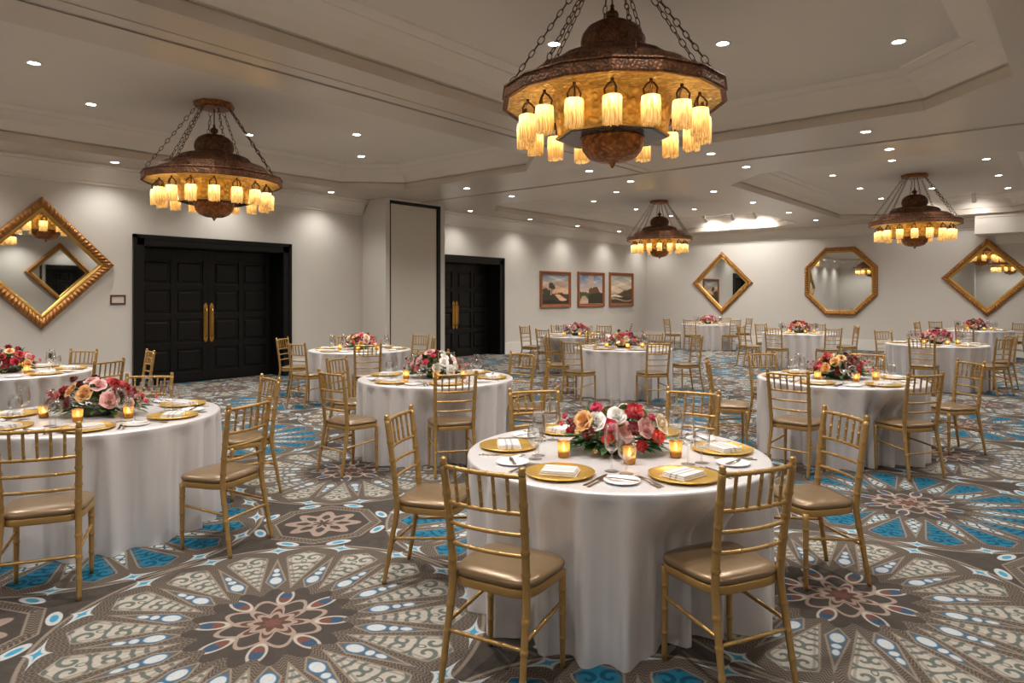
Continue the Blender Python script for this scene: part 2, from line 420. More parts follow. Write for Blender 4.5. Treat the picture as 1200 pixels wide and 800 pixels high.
# dropped bulkhead at the right end of the back wall
b = MB(); b.box(-2.29, XR, 21.5, YB, 3.24, 3.76); b.box(-2.29, XR, 21.46, 21.5, 3.66, 3.75); b.box(-1.9, XR, 22.3, YB, 3.0, 3.24)
struct(b, 'trim_3', M['crown'], 'dropped bulkhead above the rightmost mirror')
b = MB(); b.box(-.455, XR, YF, 8.6, 3.34, 3.76); struct(b, 'trim_7', M['soffit'], 'dropped bulkhead along the right edge of the ceiling')
# pier with the partition pocket
XP = -11.63
b = MB(); b.box(XL, XP, 9.53, 9.64, 0, ZS); b.box(XL, XP, 11.16, 11.30, 0, ZS); b.box(XL, XP - .12, 9.64, 11.16, 0, ZS); b.box(XP - .12, XP, 9.64, 11.16, 3.71, ZS)
struct(b, 'trim_8', M['wall'], 'projecting wall pier that houses the folding partition')
b = MB(); b.box(XP - .115, XP + .004, 9.64, 9.665, .01, 3.71); b.box(XP - .115, XP + .004, 11.075, 11.16, .01, 3.71); b.box(XP - .115, XP + .004, 9.64, 11.16, 3.655, 3.71)
b.box(XP - .115, XP - .10, 9.64, 11.16, .01, 3.71)
struct(b, 'trim_4', M['dark'], 'dark reveal around the partition panel')
b = MB(); b.rbox(XP - .09, XP - .03, 9.675, 11.06, .02, 3.645, .006); struct(b, 'door_3', M['panel'], 'tall beige folding partition panel parked in the wall pier')
# partition tracks in the ceiling
b = MB(); b.box(-5.915, -5.885, YF, 10.53, ZS - .006, ZS + .01); b.box(XP, XR, 10.535, 10.565, ZS - .006, ZS + .01)
struct(b, 'trim_5', M['dark'], 'dark partition tracks recessed in the ceiling')
b = MB()
for s in (-1, 1):
    b.box(-5.9 + s * .02 - .004, -5.9 + s * .02 + .004, YF, 10.53, ZS - .012, ZS + .01); b.box(XP, XR, 10.55 + s * .02 - .004, 10.55 + s * .02 + .004, ZS - .012, ZS + .01)
b.box(-5.87, -5.70, YF, 10.45, ZS - .008, ZS + .01)
struct(b, 'trim_6', M['soffit'], 'painted edge strips along the partition tracks')
# baseboards
def baseboard(name, runs):
    b = MB()
    for x0, x1, y0, y1, ax in runs:
        b.box(x0, x1, y0, y1, 0, .29)
        if ax == 'x': b.box(x0, x1, y0 + (.008 if y0 > 0 else 0), y1 - (.008 if y0 < 0 else 0), .29, .32)
        else: b.box(x0 + (.008 if x0 > 0 else 0), x1 - (.008 if x0 < 0 else 0), y0, y1, .29, .32)
    struct(b, name, M['base'])
baseboard('baseboard_left', [(XL, XL + .025, YF, D1[0] - .12, 'y'), (XL, XL + .025, D1[1] + .12, 9.53, 'y'), (XL, XL + .025, D2[1] + .12, YB, 'y')])
baseboard('baseboard_back', [(XL, XR, YB - .025, YB, 'x')])
baseboard('baseboard_right', [(XR - .025, XR, YF, YB, 'y')])
baseboard('baseboard_front', [(XL, XR, YF, YF + .025, 'x')])

# double doors
def double_door(name, y0, y1, label):
    r = link(name, None, None, (XL, (y0 + y1) / 2, 0)); r['kind'] = 'structure'; r['label'] = label
    w = (y1 - y0) / 2; b = MB()
    for s in (-1, 1): b.box(-.02, .035, s * w - .09, s * w + .09, 0, DT + .09)
    b.box(-.02, .035, -w - .09, w + .09, DT - .09, DT + .09)
    for s in (-1, 1): b.box(.035, .05, s * (w + .06) - .03, s * (w + .06) + .03, 0, DT + .09)
    b.box(.035, .05, -w - .09, w + .09, DT + .03, DT + .09)
    b.obj('door_casing', M['black'], r)
    b = MB()
    for s in (-1, 1): b.box(-.54, -.02, s * (w - .05) - .05, s * (w - .05) + .05, 0, DT)
    b.box(-.54, -.02, -w, w, DT - .1, DT); b.box(-.54, -.46, -w, w, 0, DT)
    b.obj('door_jamb', M['black'], r)
    lw = w - .11
    for s in (-1, 1):
        b = MB(); a0, a1 = (s * .004, s * (lw)) if s > 0 else (-lw, -.004)
        b.box(-.455, -.425, a0, a1, .015, 2.47)
        cols = [(.11, .11 + (lw - .31) / 2), (.20 + (lw - .31) / 2, lw - .11)]
        rows = [.2 + k * .545 for k in range(4)]
        ys = [0.0] + [v for cc in cols for v in cc] + [lw]
        for k in (0, 2, 4):                                   # stiles
            p, q = sorted((s * ys[k], s * ys[k + 1])); b.rbox(-.43, -.40, p, q, .015, 2.47, .006)
        zs = [.015] + [v for rr in rows for v in (rr, rr + .44)] + [2.47]
        for cc in cols:
            p, q = sorted((s * cc[0], s * cc[1]))
            for k in range(0, 10, 2): b.rbox(-.43, -.40, p, q, zs[k], zs[k + 1], .006)
        leaf = b.obj('door_leaf', M['black'], r)
        for cc in cols:
            p, q = sorted((s * cc[0], s * cc[1])); b = MB()
            for rr in rows:
                b.rbox(-.43, -.402, p + .045, q - .045, rr + .045, rr + .395, .022, 2)
            b.obj('raised_panels', M['black'], leaf)
        b = MB(); hy = s * .058
        b.rbox(-.40, -.388, hy - .04, hy + .04, .80, 1.42, .004)
        b.prism([(hy - .04, 1.42), (hy + .04, 1.42), (hy + .018, 1.47), (hy, 1.485), (hy - .018, 1.47)], -.40, -.388, M=Matrix(((0, 0, 1, 0), (1, 0, 0, 0), (0, 1, 0, 0), (0, 0, 0, 1))))
        b.prism([(hy + .04, .80), (hy - .04, .80), (hy - .018, .75), (hy, .735), (hy + .018, .75)], -.40, -.388, M=Matrix(((0, 0, 1, 0), (1, 0, 0, 0), (0, 1, 0, 0), (0, 0, 0, 1))))
        b.tube([(-.39, hy, .84), (-.345, hy, .86), (-.335, hy, .90), (-.335, hy, 1.32), (-.345, hy, 1.36), (-.39, hy, 1.38)], .014, 8)
        b.obj('door_handle', M['brass'], leaf)['label'] = 'tall brass pull handle'
double_door('door_1', D1[0], D1[1], 'black panelled double doors in the left wall beside the diamond mirror')
double_door('door_2', D2[0], D2[1], 'black panelled double doors beyond the wall pier')
# ------------------------------------------------------------------ mirrors, pictures, plaque
def make_mirror(n, rad, a0, name, label, loc, rz, cat='mirror', group=None):
    r = thing(name, label, cat, loc, rz, group)
    ap = rad * cos(pi / n)
    vx = [(rad * cos(a0 + 2 * pi * i / n), rad * sin(a0 + 2 * pi * i / n)) for i in range(n)]
    def sweep(prof, per, amp, nseg):
        b = MB()
        for i in range(n):
            p, q = vx[i], vx[(i + 1) % n]; Ln = hypot(q[0] - p[0], q[1] - p[1])
            def fn(u, v, p=p, q=q, Ln=Ln):
                k = v * (len(prof) - 1); j = min(int(k + 1e-6), len(prof) - 1)
                e, h, m = prof[j]; s = 1 - e / ap
                x = (p[0] + (q[0] - p[0]) * u) * s; z = (p[1] + (q[1] - p[1]) * u) * s
                ph = u * Ln / per * 2 * pi
                hh = h + m * amp * (sin(ph) + .45 * sin(ph * 2.13 + j * 1.3))
                return (x, -hh, z)
            b.grid(fn, nseg, len(prof) - 1, True)
        return b
    prof = [(0, .0, 0), (.0, .045, .2), (.012, .07, 1), (.035, .092, 1.2), (.06, .098, 1.2), (.085, .088, 1), (.105, .066, .7), (.118, .052, .2)]
    Ln = 2 * rad * sin(pi / n)
    sweep(prof, .075, .013, int(Ln / .0125)).obj('carved_frame', M['frame'], r)
    sweep([(.118, .052, 0), (.125, .056, 0), (.14, .05, 0), (.158, .03, 0), (.17, .018, 0)], .05, 0, 2).obj('inner_lip', M['lip'], r)['label'] = 'smooth bright gilt inner lip'
    b = MB(); s = 1 - .165 / ap
    b.add([(x * s, -.02, z * s) for x, z in vx], [tuple(range(n))[::-1]], False)
    b.obj('mirror_glass', M['mirror'], r); return r
make_mirror(4, 1.03, 0, 'diamond_mirror', 'gilt diamond mirror on the left wall beside the black doors', (XL + .012, 3.38, 2.12), pi / 2).rotation_euler[0] = radians(.6)
make_mirror(4, 1.06, 0, 'diamond_mirror', 'gilt diamond mirror at the left end of the back wall', (-9.55, YB, 2.07), 0)
make_mirror(8, 1.04 / cos(pi / 8), pi / 8, 'octagonal_mirror', 'gilt octagonal mirror in the middle of the back wall', (-5.80, YB, 2.07), 0)
make_mirror(4, 1.06, 0, 'diamond_mirror', 'gilt diamond mirror at the right end of the back wall', (-2.10, YB, 2.12), 0)
make_mirror(4, 1.03, 0, 'diamond_mirror', 'gilt diamond mirror seen only as a reflection in the left wall mirror', (XR, 7.9, 2.12), -pi / 2)

def painting(y0, y1, z0, z1, kind, label):
    w, h = y1 - y0, z1 - z0
    r = thing('framed_painting', label, 'painting', (XL, (y0 + y1) / 2, (z0 + z1) / 2), pi / 2, 'landscape paintings between the rear doors and the corner')
    b = MB(); vx = [(-w / 2, -h / 2), (w / 2, -h / 2), (w / 2, h / 2), (-w / 2, h / 2)]
    prof = [(0, 0), (0, .045), (.015, .06), (.05, .05), (.075, .035), (.095, .04), (.11, .02)]
    for i in range(4):
        p, q = vx[i], vx[(i + 1) % 4]
        for j in range(len(prof) - 1):
            vs = []
            for e, d in prof[j:j + 2]:
                for px, pz in (p, q): vs.append((px - math.copysign(e, px), -d, pz - math.copysign(e, pz)))
            b.add(vs, [(0, 1, 3, 2)], False)
    b.obj('picture_frame', M['wood'], r)
    b = MB(); NX, NZ = 72, 56
    b.grid(lambda u, v: ((u - .5) * (w - .2), -.022, (v - .5) * (h - .2)), NX, NZ, False)
    me = b.mesh('canvas', PAINT)
    at = me.color_attributes.new('paint', 'FLOAT_COLOR', 'POINT'); rnd = random.Random(kind * 7 + 3)
    def wob(u, s): return sin(u * 9 + s) * .5 + sin(u * 23 + s * 2.1) * .25 + sin(u * 51 + s * .7) * .15
    def lerp(a, c, t): t = max(0, min(1, t)); return tuple(a[i] + (c[i] - a[i]) * t for i in range(3))
    S = lambda *c: srgb(*c)[:3]
    data = []
    for j in range(NZ + 1):
        for i in range(NX + 1):
            u, v = i / NX, j / NZ
            cl = wob(u * .7 + v * 2.2, kind * 1.7) + wob(v * 1.6 - u * .4, 4 + kind)
            if kind == 0:
                c = lerp(S(236, 176, 132), S(120, 150, 164), (v - .4) * 1.9 + cl * .10); c = lerp(c, S(232, 204, 170), max(0, cl * .7)); c = lerp(c, S(150, 96, 92), max(0, -cl * .5 - .05))
                if v < .36 + .05 * wob(u, 2): c = S(64, 62, 44)
                river = abs(u - (.55 + (.33 - v) * 1.3)) < .09 + (.33 - v) * .35
                if v < .33 and river: c = lerp(S(238, 168, 118), S(240, 206, 172), .5 + cl * .4)
                if v < .12 + .04 * wob(u, 5): c = S(44, 40, 32)
                for cx, cz, rr in ((.32, .62, .085), (.40, .58, .075), (.36, .66, .06), (.12, .42, .11), (.24, .38, .08)):
                    if hypot(u - cx, (v - cz) * .8) < rr * (1 + .3 * wob(u * 2 + v * 3, cx * 9)): c = S(66, 66, 44)
                if abs(u - .35) < .012 and .3 < v < .6: c = S(60, 48, 38)
            elif kind == 1:
                c = lerp(S(226, 190, 164), S(96, 138, 176), (v - .38) * 1.8 + cl * .2); c = lerp(c, S(214, 204, 200), max(0, cl * .8))
                if abs(u - .5 - .05 * wob(v, 3)) < .12 and v > .6: c = lerp(c, S(206, 170, 150), .8)
                if v < .40 + .04 * wob(u, 1): c = S(72, 82, 50)
                if v < .27 and abs(u - .18 - (.27 - v) * .25) < .07 + (.27 - v) * .75: c = lerp(S(214, 186, 160), S(186, 150, 128), .5 + cl * .5)
                if hypot((u - .62) * .8, v - .42) < .17 * (1 + .25 * wob(u * 2 + v, 2)): c = S(104, 74, 48)
                if u > .36 + .1 * v and v < .36 + .05 * wob(u, 7): c = S(50, 52, 32)
            else:
                c = lerp(S(232, 206, 172), S(150, 160, 160), (v - .5) * 1.9 + cl * .22); c = lerp(c, S(244, 226, 196), max(0, cl * .9)); c = lerp(c, S(120, 112, 112), max(0, -cl * .6 - .1))
                if v < .34 + max(0, u - .35) * .34 + .03 * wob(u, 3): c = S(84, 72, 48)
                if v < .34 and abs(v - (.27 - u * .10 + .03 * sin(u * 6))) < .035 * (1.3 - u): c = S(236, 216, 186)
                if v < .22 + .03 * wob(u, 8): c = lerp(S(70, 52, 38), S(190, 160, 130), 1 if abs(v - .13 - .05 * sin(u * 5 + 1)) < .02 else 0)
            k = 1 + rnd.uniform(-.12, .12); data += [c[0] * k, c[1] * k, c[2] * k, 1]
    at.data.foreach_set('color', data)
    link('canvas', me, r); return r
PAINT = mat('oil_paint', (.5, .5, .5, 1), .5)
_a = PAINT.node_tree.nodes.new('ShaderNodeAttribute'); _a.attribute_name = 'paint'
PAINT.node_tree.links.new(_a.outputs['Color'], PAINT.node_tree.nodes['Principled BSDF'].inputs['Base Color'])
painting(16.0, 17.55, 1.27, 2.37, 0, 'framed landscape painting with a tree and winding river, nearest the doors')
painting(17.95, 19.5, 1.27, 2.40, 1, 'framed landscape painting with brown trees and a path, middle of three')
painting(19.82, 21.4, 1.27, 2.43, 2, 'framed landscape painting with a pale sky and hillside, nearest the corner')

r = thing('wall_plaque', 'small dark framed blank plaque on the wall left of the doors', 'plaque', (XL, 4.48, 1.55), pi / 2)
b = MB()
for x0, x1, z0, z1 in ((-.12, .12, .055, .08), (-.12, .12, -.08, -.055), (-.12, -.095, -.055, .055), (.095, .12, -.055, .055)): b.rbox(x0, x1, -.02, 0, z0, z1, .004)
b.obj('plaque_frame', M['wood_in'], r)
b = MB(); b.box(-.095, .095, -.008, 0, -.055, .055); b.obj('plaque_plate', M['panel'], r)

# ------------------------------------------------------------------ downlights
DLP = None
SPOT_W, SPOT_CEIL, WALL_W = 34.0, 84.0, 27.0
def spot(parent, W, size, blend, col=(1, .965, .91), loc=(0, 0, -.03), rot=(0, 0, 0), rad=.045):
    l = bpy.data.lights.new('downlight_lamp', 'SPOT'); l.energy = W; l.spot_size = radians(size); l.spot_blend = blend; l.color = col; l.shadow_soft_size = rad
    o = bpy.data.objects.new('downlight_lamp', l); C.objects.link(o); o.parent = parent; o.location = loc; o.rotation_euler = rot; return o
def downlight(x, y, z, label, group, W, size=130, blend=1.0):
    global DLP
    if DLP is None:
        DLP = thing('recessed_downlight', label, 'downlight', (x, y, z), 0, group)
        b = MB(); b.lathe([(.055, .004), (.058, -.006), (.078, -.008), (.084, -.004), (.084, .0)], 24); b.obj('trim_ring', M['white'], DLP)
        b = MB(); b.lathe([(.056, -.003), (.03, -.002), (.001, -.002)], 24); b.obj('lens', M['lens'], DLP); kids(DLP); o = DLP
    else: o = dup(DLP, (x, y, z), 0, label, 'downlight', group)
    spot(o, W, size, blend); return o
ORD = ['nearest', 'second', 'third', 'fourth', 'fifth', 'sixth', 'seventh', 'eighth', 'ninth', 'tenth', 'eleventh', 'farthest']
for k, y in enumerate([-1.9, .1, 2.15, 4.24, 6.28, 8.32]):
    downlight(-11.9, y, ZS, '%s recessed downlight from the camera side, along the left wall before the pier' % ORD[k], 'downlights along the left wall', WALL_W)
for k, y in enumerate([12.4, 14.8, 17.1, 19.5, 21.7]):
    downlight(-11.85, y, ZS, '%s recessed downlight after the pier, washing the wall with the paintings' % ORD[k], 'downlights along the left wall', WALL_W)
for yy, nm in ((9.77, 'before'), (11.15, 'beyond')):
    for k, x in enumerate([-9.43, -6.53, -4.34, -2.22, .2]):
        downlight(x, yy, ZS, '%s recessed downlight from the pier, just %s the cross track in the ceiling' % (ORD[k].replace('nearest', 'first'), nm), 'downlights beside the cross track', SPOT_W)
for k, y in enumerate([13.32, 15.46, 17.9, 20.18]):
    downlight(-5.86, y, ZS, '%s recessed downlight in the soffit between the two rear trays' % ORD[k], 'downlights between the rear trays', SPOT_W)
TRN = ['left front tray', 'central front tray', 'left rear tray', 'right rear tray']
OFF = [('left near', -1.32, -3.3), ('left middle', -1.32, -1.1), ('left far', -1.32, 1.15), ('left farthest', -1.32, 3.35), ('near', 0, -2.1), ('far', 0, 2.25),
       ('right near', 1.38, -3.3), ('right middle', 1.38, -1.1), ('right far', 1.38, 1.15), ('right farthest', 1.38, 3.35)]
for ti, (cx, cy) in enumerate([(-8.9, 4.45), (-2.85, 4.45), (-8.9, 16.62), (-2.85, 16.62)]):
    for nm, dx, dy in OFF:
        downlight(cx + dx, cy + dy, ZT, 'recessed downlight in the ceiling of the %s, %s of its chandelier' % (TRN[ti], nm), 'downlights in the ceiling trays', SPOT_CEIL, 125, 1.0)
for k, y in enumerate([-1.5, 1.2, 3.9, 6.6, 9.3, 13.0, 16.0, 19.0]):  # unseen row added as fill, brightens the cloth fronts from the right
    downlight(1.6, y, 3.34 if y < 8.6 else ZS, '%s added fill downlight from the camera side, along the right wall' % ORD[k], 'added fill downlights along the right wall', 42, 130, 1.0)
for k, x in enumerate([-10.8, -8.6, -6.6, -4.0, -2.6, -1.2]):  # fill lamps added behind the camera to light the near cloths
    downlight(x, -2.0, ZS, 'added fill downlight along the wall behind the camera, %s from the left' % ORD[k].replace('nearest', 'first'), 'added fill downlights along the front wall', 46, 130, 1.0)
# white track heads in the rear trays
TH = None
for k, (x, y) in enumerate([(-9.35, 20.55), (-8.45, 20.55), (-7.75, 20.55), (-3.3, 20.5), (-2.2, 20.5)]):
    lab = 'white ceiling spotlight aimed at the tray moulding, %s from the left' % ORD[k].replace('nearest', 'first')
    if TH is None:
        TH = thing('ceiling_spotlight', lab, 'spotlight', (x, y, ZT), 0, 'spotlights in the rear trays')
        b = MB(); b.rbox(-.05, .05, -.03, .03, -.025, 0, .005); b.tube([(0, 0, -.02), (0, 0, -.09)], .01, 8); b.obj('mount', M['white'], TH)
        b = MB(); R = Matrix.Translation((0, .02, -.13)) @ Matrix.Rotation(radians(50), 4, 'X')
        bb = MB(); bb.lathe([(.001, .11), (.038, .105), (.042, .09), (.045, -.05), (.05, -.10), (.04, -.10)], 16); b.add([R @ Vector(p) for p in bb.v], bb.f)
        b.obj('lamp_head', M['white'], TH)
        b = MB(); b.add([R @ Vector((.04 * cos(t * pi / 8), .04 * sin(t * pi / 8), -.095)) for t in range(16)], [tuple(range(16))[::-1]], False); b.obj('lens', M['lens'], TH); kids(TH); o = TH
    else: o = dup(TH, (x, y, ZT), 0, lab)
    spot(o, 34 if k < 3 else 14, 118, .9, loc=(0, .12, -.22), rot=(radians(52), 0, 0))

# ------------------------------------------------------------------ chandeliers
def ngon(r, z, n=16, a0=pi / 16): return [(r * cos(a0 + 2 * pi * i / n), r * sin(a0 + 2 * pi * i / n), z) for i in range(n)]
def make_chandelier(label, loc):
    rz = atan2(-loc[1], -loc[0]) - pi / 16
    r = thing('brass_chandelier', label, 'chandelier', (loc[0], loc[1], ZT), rz, 'domed brass chandeliers'); Z = .06 - ZT
    b = MB(); b.lathe([(.001, 0), (.25, 0), (.26, -.02), (.25, -.06), (.20, -.075), (.001, -.075)], 8, False, a0=pi / 8); b.obj('ceiling_canopy', M['copper'], r)
    b = MB(); b.lathe([(0.3135, 3.405 + Z), (0.3239, 3.415 + Z), (0.3187, 3.43 + Z), (0.2351, 3.445 + Z), (0.232, 3.47 + Z), (0.2466, 3.51 + Z), (0.2487, 3.55 + Z), (0.2351, 3.60 + Z), (0.1985, 3.65 + Z), (0.1358, 3.687 + Z), (0.0627, 3.702 + Z), (0.0209, 3.705 + Z)], 40)
    dome = b.obj('dome', M['bronze'], r)
    b = MB(); b.lathe([(0.0209, 3.70 + Z), (0.02299, 3.72 + Z), (0.04389, 3.73 + Z), (0.05225, 3.755 + Z), (0.04389, 3.78 + Z), (0.0209, 3.79 + Z), (0.01254, 3.82 + Z), (0.01881, 3.83 + Z), (0.00209, 3.85 + Z)], 16); b.obj('finial', M['bronze'], dome)
    b = MB(); b.tube([(0, 0, 3.84 + Z), (0, 0, -.07)], .007, 8); b.obj('hanging_rod', M['chain'], r)
    b = MB(); b.lathe([(0.6845, 3.15 + Z), (0.7022, 3.16 + Z), (0.6981, 3.21 + Z), (0.674, 3.255 + Z), (0.627, 3.285 + Z), (0.5225, 3.305 + Z), (0.4755, 3.31 + Z), (0.4755, 3.345 + Z), (0.4493, 3.385 + Z), (0.3866, 3.415 + Z), (0.3135, 3.43 + Z)], 16, False, a0=pi / 16); b.obj('stepped_tier', M['bronze'], r)
    b = MB(); b.lathe([(0.836, 3.045 + Z), (0.8726, 3.04 + Z), (0.8778, 3.05 + Z), (0.8673, 3.055 + Z), (0.8673, 3.125 + Z), (0.8799, 3.13 + Z), (0.8778, 3.14 + Z), (0.836, 3.145 + Z), (0.6897, 3.16 + Z)], 16, False, a0=pi / 16); b.obj('rim_band', M['bronze'], r)
    b = MB(); b.lathe([(0.8412, 3.046 + Z), (0.7315, 3.06 + Z), (0.4807, 3.05 + Z), (0.4598, 3.00 + Z), (0.4284, 2.83 + Z), (0.418, 2.80 + Z)], 16, False, a0=pi / 16)
    b.obj('gilt_underside', M['gilt'], r)['label'] = 'glowing hammered gilt underside'
    b = MB(); b.lathe([(0.4075, 2.815 + Z), (0.4337, 2.805 + Z), (0.4337, 2.785 + Z), (0.4128, 2.78 + Z), (0.2299, 2.785 + Z)], 8, False, a0=pi / 16); b.obj('octagonal_plate', M['plate'], r)
    b = MB(); b.lathe([(0.2403, 2.79 + Z), (0.256, 2.78 + Z), (0.2403, 2.77 + Z), (0.2456, 2.74 + Z), (0.232, 2.69 + Z), (0.1881, 2.635 + Z), (0.1149, 2.605 + Z), (0.03135, 2.595 + Z), (0.0209, 2.58 + Z), (0.01254, 2.56 + Z), (0.001045, 2.55 + Z)], 40); b.obj('lower_bowl', M['copper'], r)
    b = MB(); P = [(.436 * cos(pi / 16 + k * pi / 4), .436 * sin(pi / 16 + k * pi / 4), 2.796 + Z) for k in range(9)]
    for k in range(8): b.tube([P[k], P[k + 1]], .012, 6)
    b.obj('gilt_edge', M['lip'], r)
    # eight chains
    for k in range(8):
        a = pi / 8 + k * pi / 4
        p0, p1 = Vector((.21 * cos(a), .21 * sin(a), -.06)), Vector((.84 * cos(a), .84 * sin(a), 3.145 + Z))
        d = p1 - p0; n = 17; t = d.normalized(); up = Vector((-sin(a), cos(a), 0)); sd = t.cross(up)
        b = MB()
        for j in range(n):
            c0 = p0 + d * ((j + .5) / n); hl = d.length / n * .60; e = (up, sd)[j % 2]; wd = .016 if j % 3 else .022
            ring = [c0 + t * hl * cos(q) + e * wd * sin(q) for q in [2 * pi * i / 10 for i in range(11)]]
            b.tube(ring, .0040, 5, cap=False)
        b.obj('chain', M['chain'], r)
    # sixteen fringed shades
    global SHADE
    for k in range(16):
        a = k * pi / 8 + pi / 16
        if SHADE is None:
            rn = random.Random(4); jag = [rn.uniform(-.018, .0) for _ in range(48)]
            b = MB(); vs = []; fs = []; n = 48
            for j, (rr, z) in enumerate([(.045, .0), (.062, -.006), (.066, -.03), (.067, -.09), (.067, -.15), (.066, -.190)]):
                for i in range(n):
                    q = rr + (.0018 if i % 2 else -.0018) * (j > 0); aa = 2 * pi * i / n
                    vs.append((q * cos(aa), q * sin(aa), z + (jag[i] if j == 5 else 0)))
            for j in range(5):
                for i in range(n): fs.append((j * n + i, (j + 1) * n + i, (j + 1) * n + (i + 1) % n, j * n + (i + 1) % n))
            b.add(vs, fs, True); me_s = b.mesh('fringed_shade', M['fringe'])
            b = MB(); b.lathe([(.001, -.012), (.018, -.02), (.026, -.042), (.02, -.066), (.001, -.078)], 12); me_b = b.mesh('bulb', M['bulb'])
            b = MB(); b.lathe([(.02, .012), (.03, .008), (.05, .002), (.05, -.004)], 16)
            for i in range(3):
                q = 2 * pi * i / 3 + .5; b.tube([(.048 * cos(q), .048 * sin(q), .0), (.055 * cos(q), .055 * sin(q), .04), (.03 * cos(q), .03 * sin(q), .075), (0, 0, .095)], .0075, 6)
            b.tube([(0, 0, .09), (0, 0, .115)], .012, 8); me_k = b.mesh('shade_bracket', M['chain'])
            SHADE = (me_s, me_b, me_k)
        s = link('fringed_shade', SHADE[0], r, (.69 * cos(a), .69 * sin(a), 2.93 + Z), a)
        link('bulb', SHADE[1], s); link('shade_bracket', SHADE[2], s)
        l = bpy.data.lights.new('bulb_lamp', 'POINT'); l.energy = BULB_W; l.color = (1, .85, .58); l.shadow_soft_size = .025
        o = bpy.data.objects.new('bulb_lamp', l); C.objects.link(o); o.parent = s; o.location = (0, 0, -.03)
    return r
SHADE = None; BULB_W = .85
make_chandelier('brass chandelier nearest the camera, hung over the foreground table', (-2.87, 4.62))
make_chandelier('brass chandelier at left, hung in front of the first black doors', (-8.93, 4.40))
make_chandelier('distant brass chandelier, second from the right, before the paintings corner', (-8.84, 16.62))
make_chandelier('brass chandelier at far right, hung before the octagonal mirror wall', (-2.82, 16.55))
# ------------------------------------------------------------------ tables and chairs
TABLES = [(-1.961, 3.187), (-5.377, 1.806), (-1.952, 7.515), (-5.186, 4.913), (-8.888, 6.76), (-9.179, 2.193), (-5.891, 9.816), (-8.479, 12.212), (-8.943, 19.937), (-5.162, 16.455), (-2.077, 14.152), (-2.185, 20.673)]
TN = ['the big foreground table', 'the left foreground table', 'the middle table at right', 'the middle table left of centre', 'the table before the pier',
      'the table below the left mirror', 'the centre rear table', 'the table below the paintings', 'the farthest corner table', 'the table below the octagonal mirror', 'the rear table at right', 'the table below the rightmost mirror']
CHAIRS = [(1, 'near left', -1.847, 2.001, 101), (1, 'near right', -1.015, 2.729, 154.2), (1, 'left', -3.067, 2.619, 27.2), (1, 'right', -1.085, 4.267, -129.0), (1, 'far left', -3.078, 3.892, -32.3), (1, 'far right', -2.171, 4.581, -81.4), (2, 'near', -4.164, 1.116, 152.6), (2, 'near right', -4.096, 2.247, -160.1), (2, 'far right', -5.225, 3.048, -98.8), (2, 'far', -6.202, 2.483, -42.6), (3, 'near left', -2.063, 6.269, 84.9), (3, 'near right', -1.094, 6.905, 144.6), (3, 'right', -0.943, 8.499, -135.7), (3, 'left', -3.1, 6.911, 27.7), (3, 'far left', -3.006, 8.222, -33.8), (3, 'far right', -2.016, 8.927, -87.4), (4, 'near', -4.293, 4.306, 145.8), (4, 'near left', -5.206, 3.639, 89.1), (4, 'far left', -6.309, 4.488, 20.7), (4, 'far right', -5.186, 6.327, -90.0), (4, 'right', -4.286, 5.648, -140.8), (4, 'far', -6.233, 5.861, -42.2), (5, 'near', -7.81, 6.074, 147.5), (5, 'left', -10.033, 6.08, 30.7), (5, 'near left', -8.74, 5.523, 96.8), (5, 'far left', -9.863, 7.193, -23.9), (5, 'far right', -9.016, 8.17, -84.8), (5, 'right', -8.154, 7.668, -128.9), (6, 'far right', -8.948, 3.593, -99.4), (6, 'right', -7.936, 2.773, -155.0), (6, 'far', -9.718, 3.1, -59.3), (7, 'near left', -5.946, 8.408, 87.7), (7, 'near right', -4.841, 9.08, 145.0), (7, 'left', -6.982, 9.13, 32.2), (7, 'right', -5.084, 10.891, -126.9), (7, 'far right', -6.06, 11.14, -82.7), (7, 'far left', -6.866, 10.458, -33.4), (8, 'left', -9.896, 12.166, 1.9), (8, 'near left', -8.611, 11.158, 82.9), (8, 'far right', -8.678, 13.615, -81.9), (8, 'far left', -9.594, 13.076, -37.8), (8, 'near right', -7.559, 11.575, 145.3),
 (9, 'near left', -8.931, 18.618, 90.5), (9, 'near right', -7.857, 19.382, 152.9), (9, 'right', -8.055, 20.943, -131.4), (9, 'left', -9.758, 18.783, 54.8), (9, 'far right', -8.957, 21.26, -89.4), (10, 'near left', -5.273, 15.084, 85.4), (10, 'near right', -4.151, 15.528, 137.5), (10, 'right', -4.062, 17.044, -151.8), (10, 'far left', -6.247, 16.998, -26.6), (10, 'far right', -5.1, 17.679, -92.9), (10, 'left', -6.136, 15.435, 46.3), (11, 'near left', -2.083, 12.811, 89.7), (11, 'near right', -1.042, 13.547, 149.7), (11, 'right', -1.039, 14.774, -149.1), (11, 'left', -3.106, 15.044, -40.9), (12, 'left', -3.518, 20.96, -12.2), (12, 'far left', -3.199, 21.662, -44.3), (12, 'near left', -2.273, 19.42, 86.0), (12, 'right', -1.359, 21.561, -132.9)]
# settings without a visible chair
EXTRA = {2: [('left', 3.45), ('near left', 4.35)], 6: [('near right', -1.75), ('near', -2.75), ('left', 2.6)], 9: [('far left', 2.1)], 11: [('far right', .95), ('far left', 1.95)], 12: [('near right', -.9), ('far right', 1.2)]}
TZ = .762
def spread(l, dmin=radians(56)):
    l = [[nm, a] for nm, a in l]
    for it in range(60):
        for p in range(len(l)):
            for q in range(p):
                d = (l[p][1] - l[q][1] + pi) % (2 * pi) - pi
                if abs(d) < dmin: e = (dmin - abs(d)) * .5 * (1 if d >= 0 else -1); l[p][1] += e; l[q][1] -= e
    return [tuple(x) for x in l]

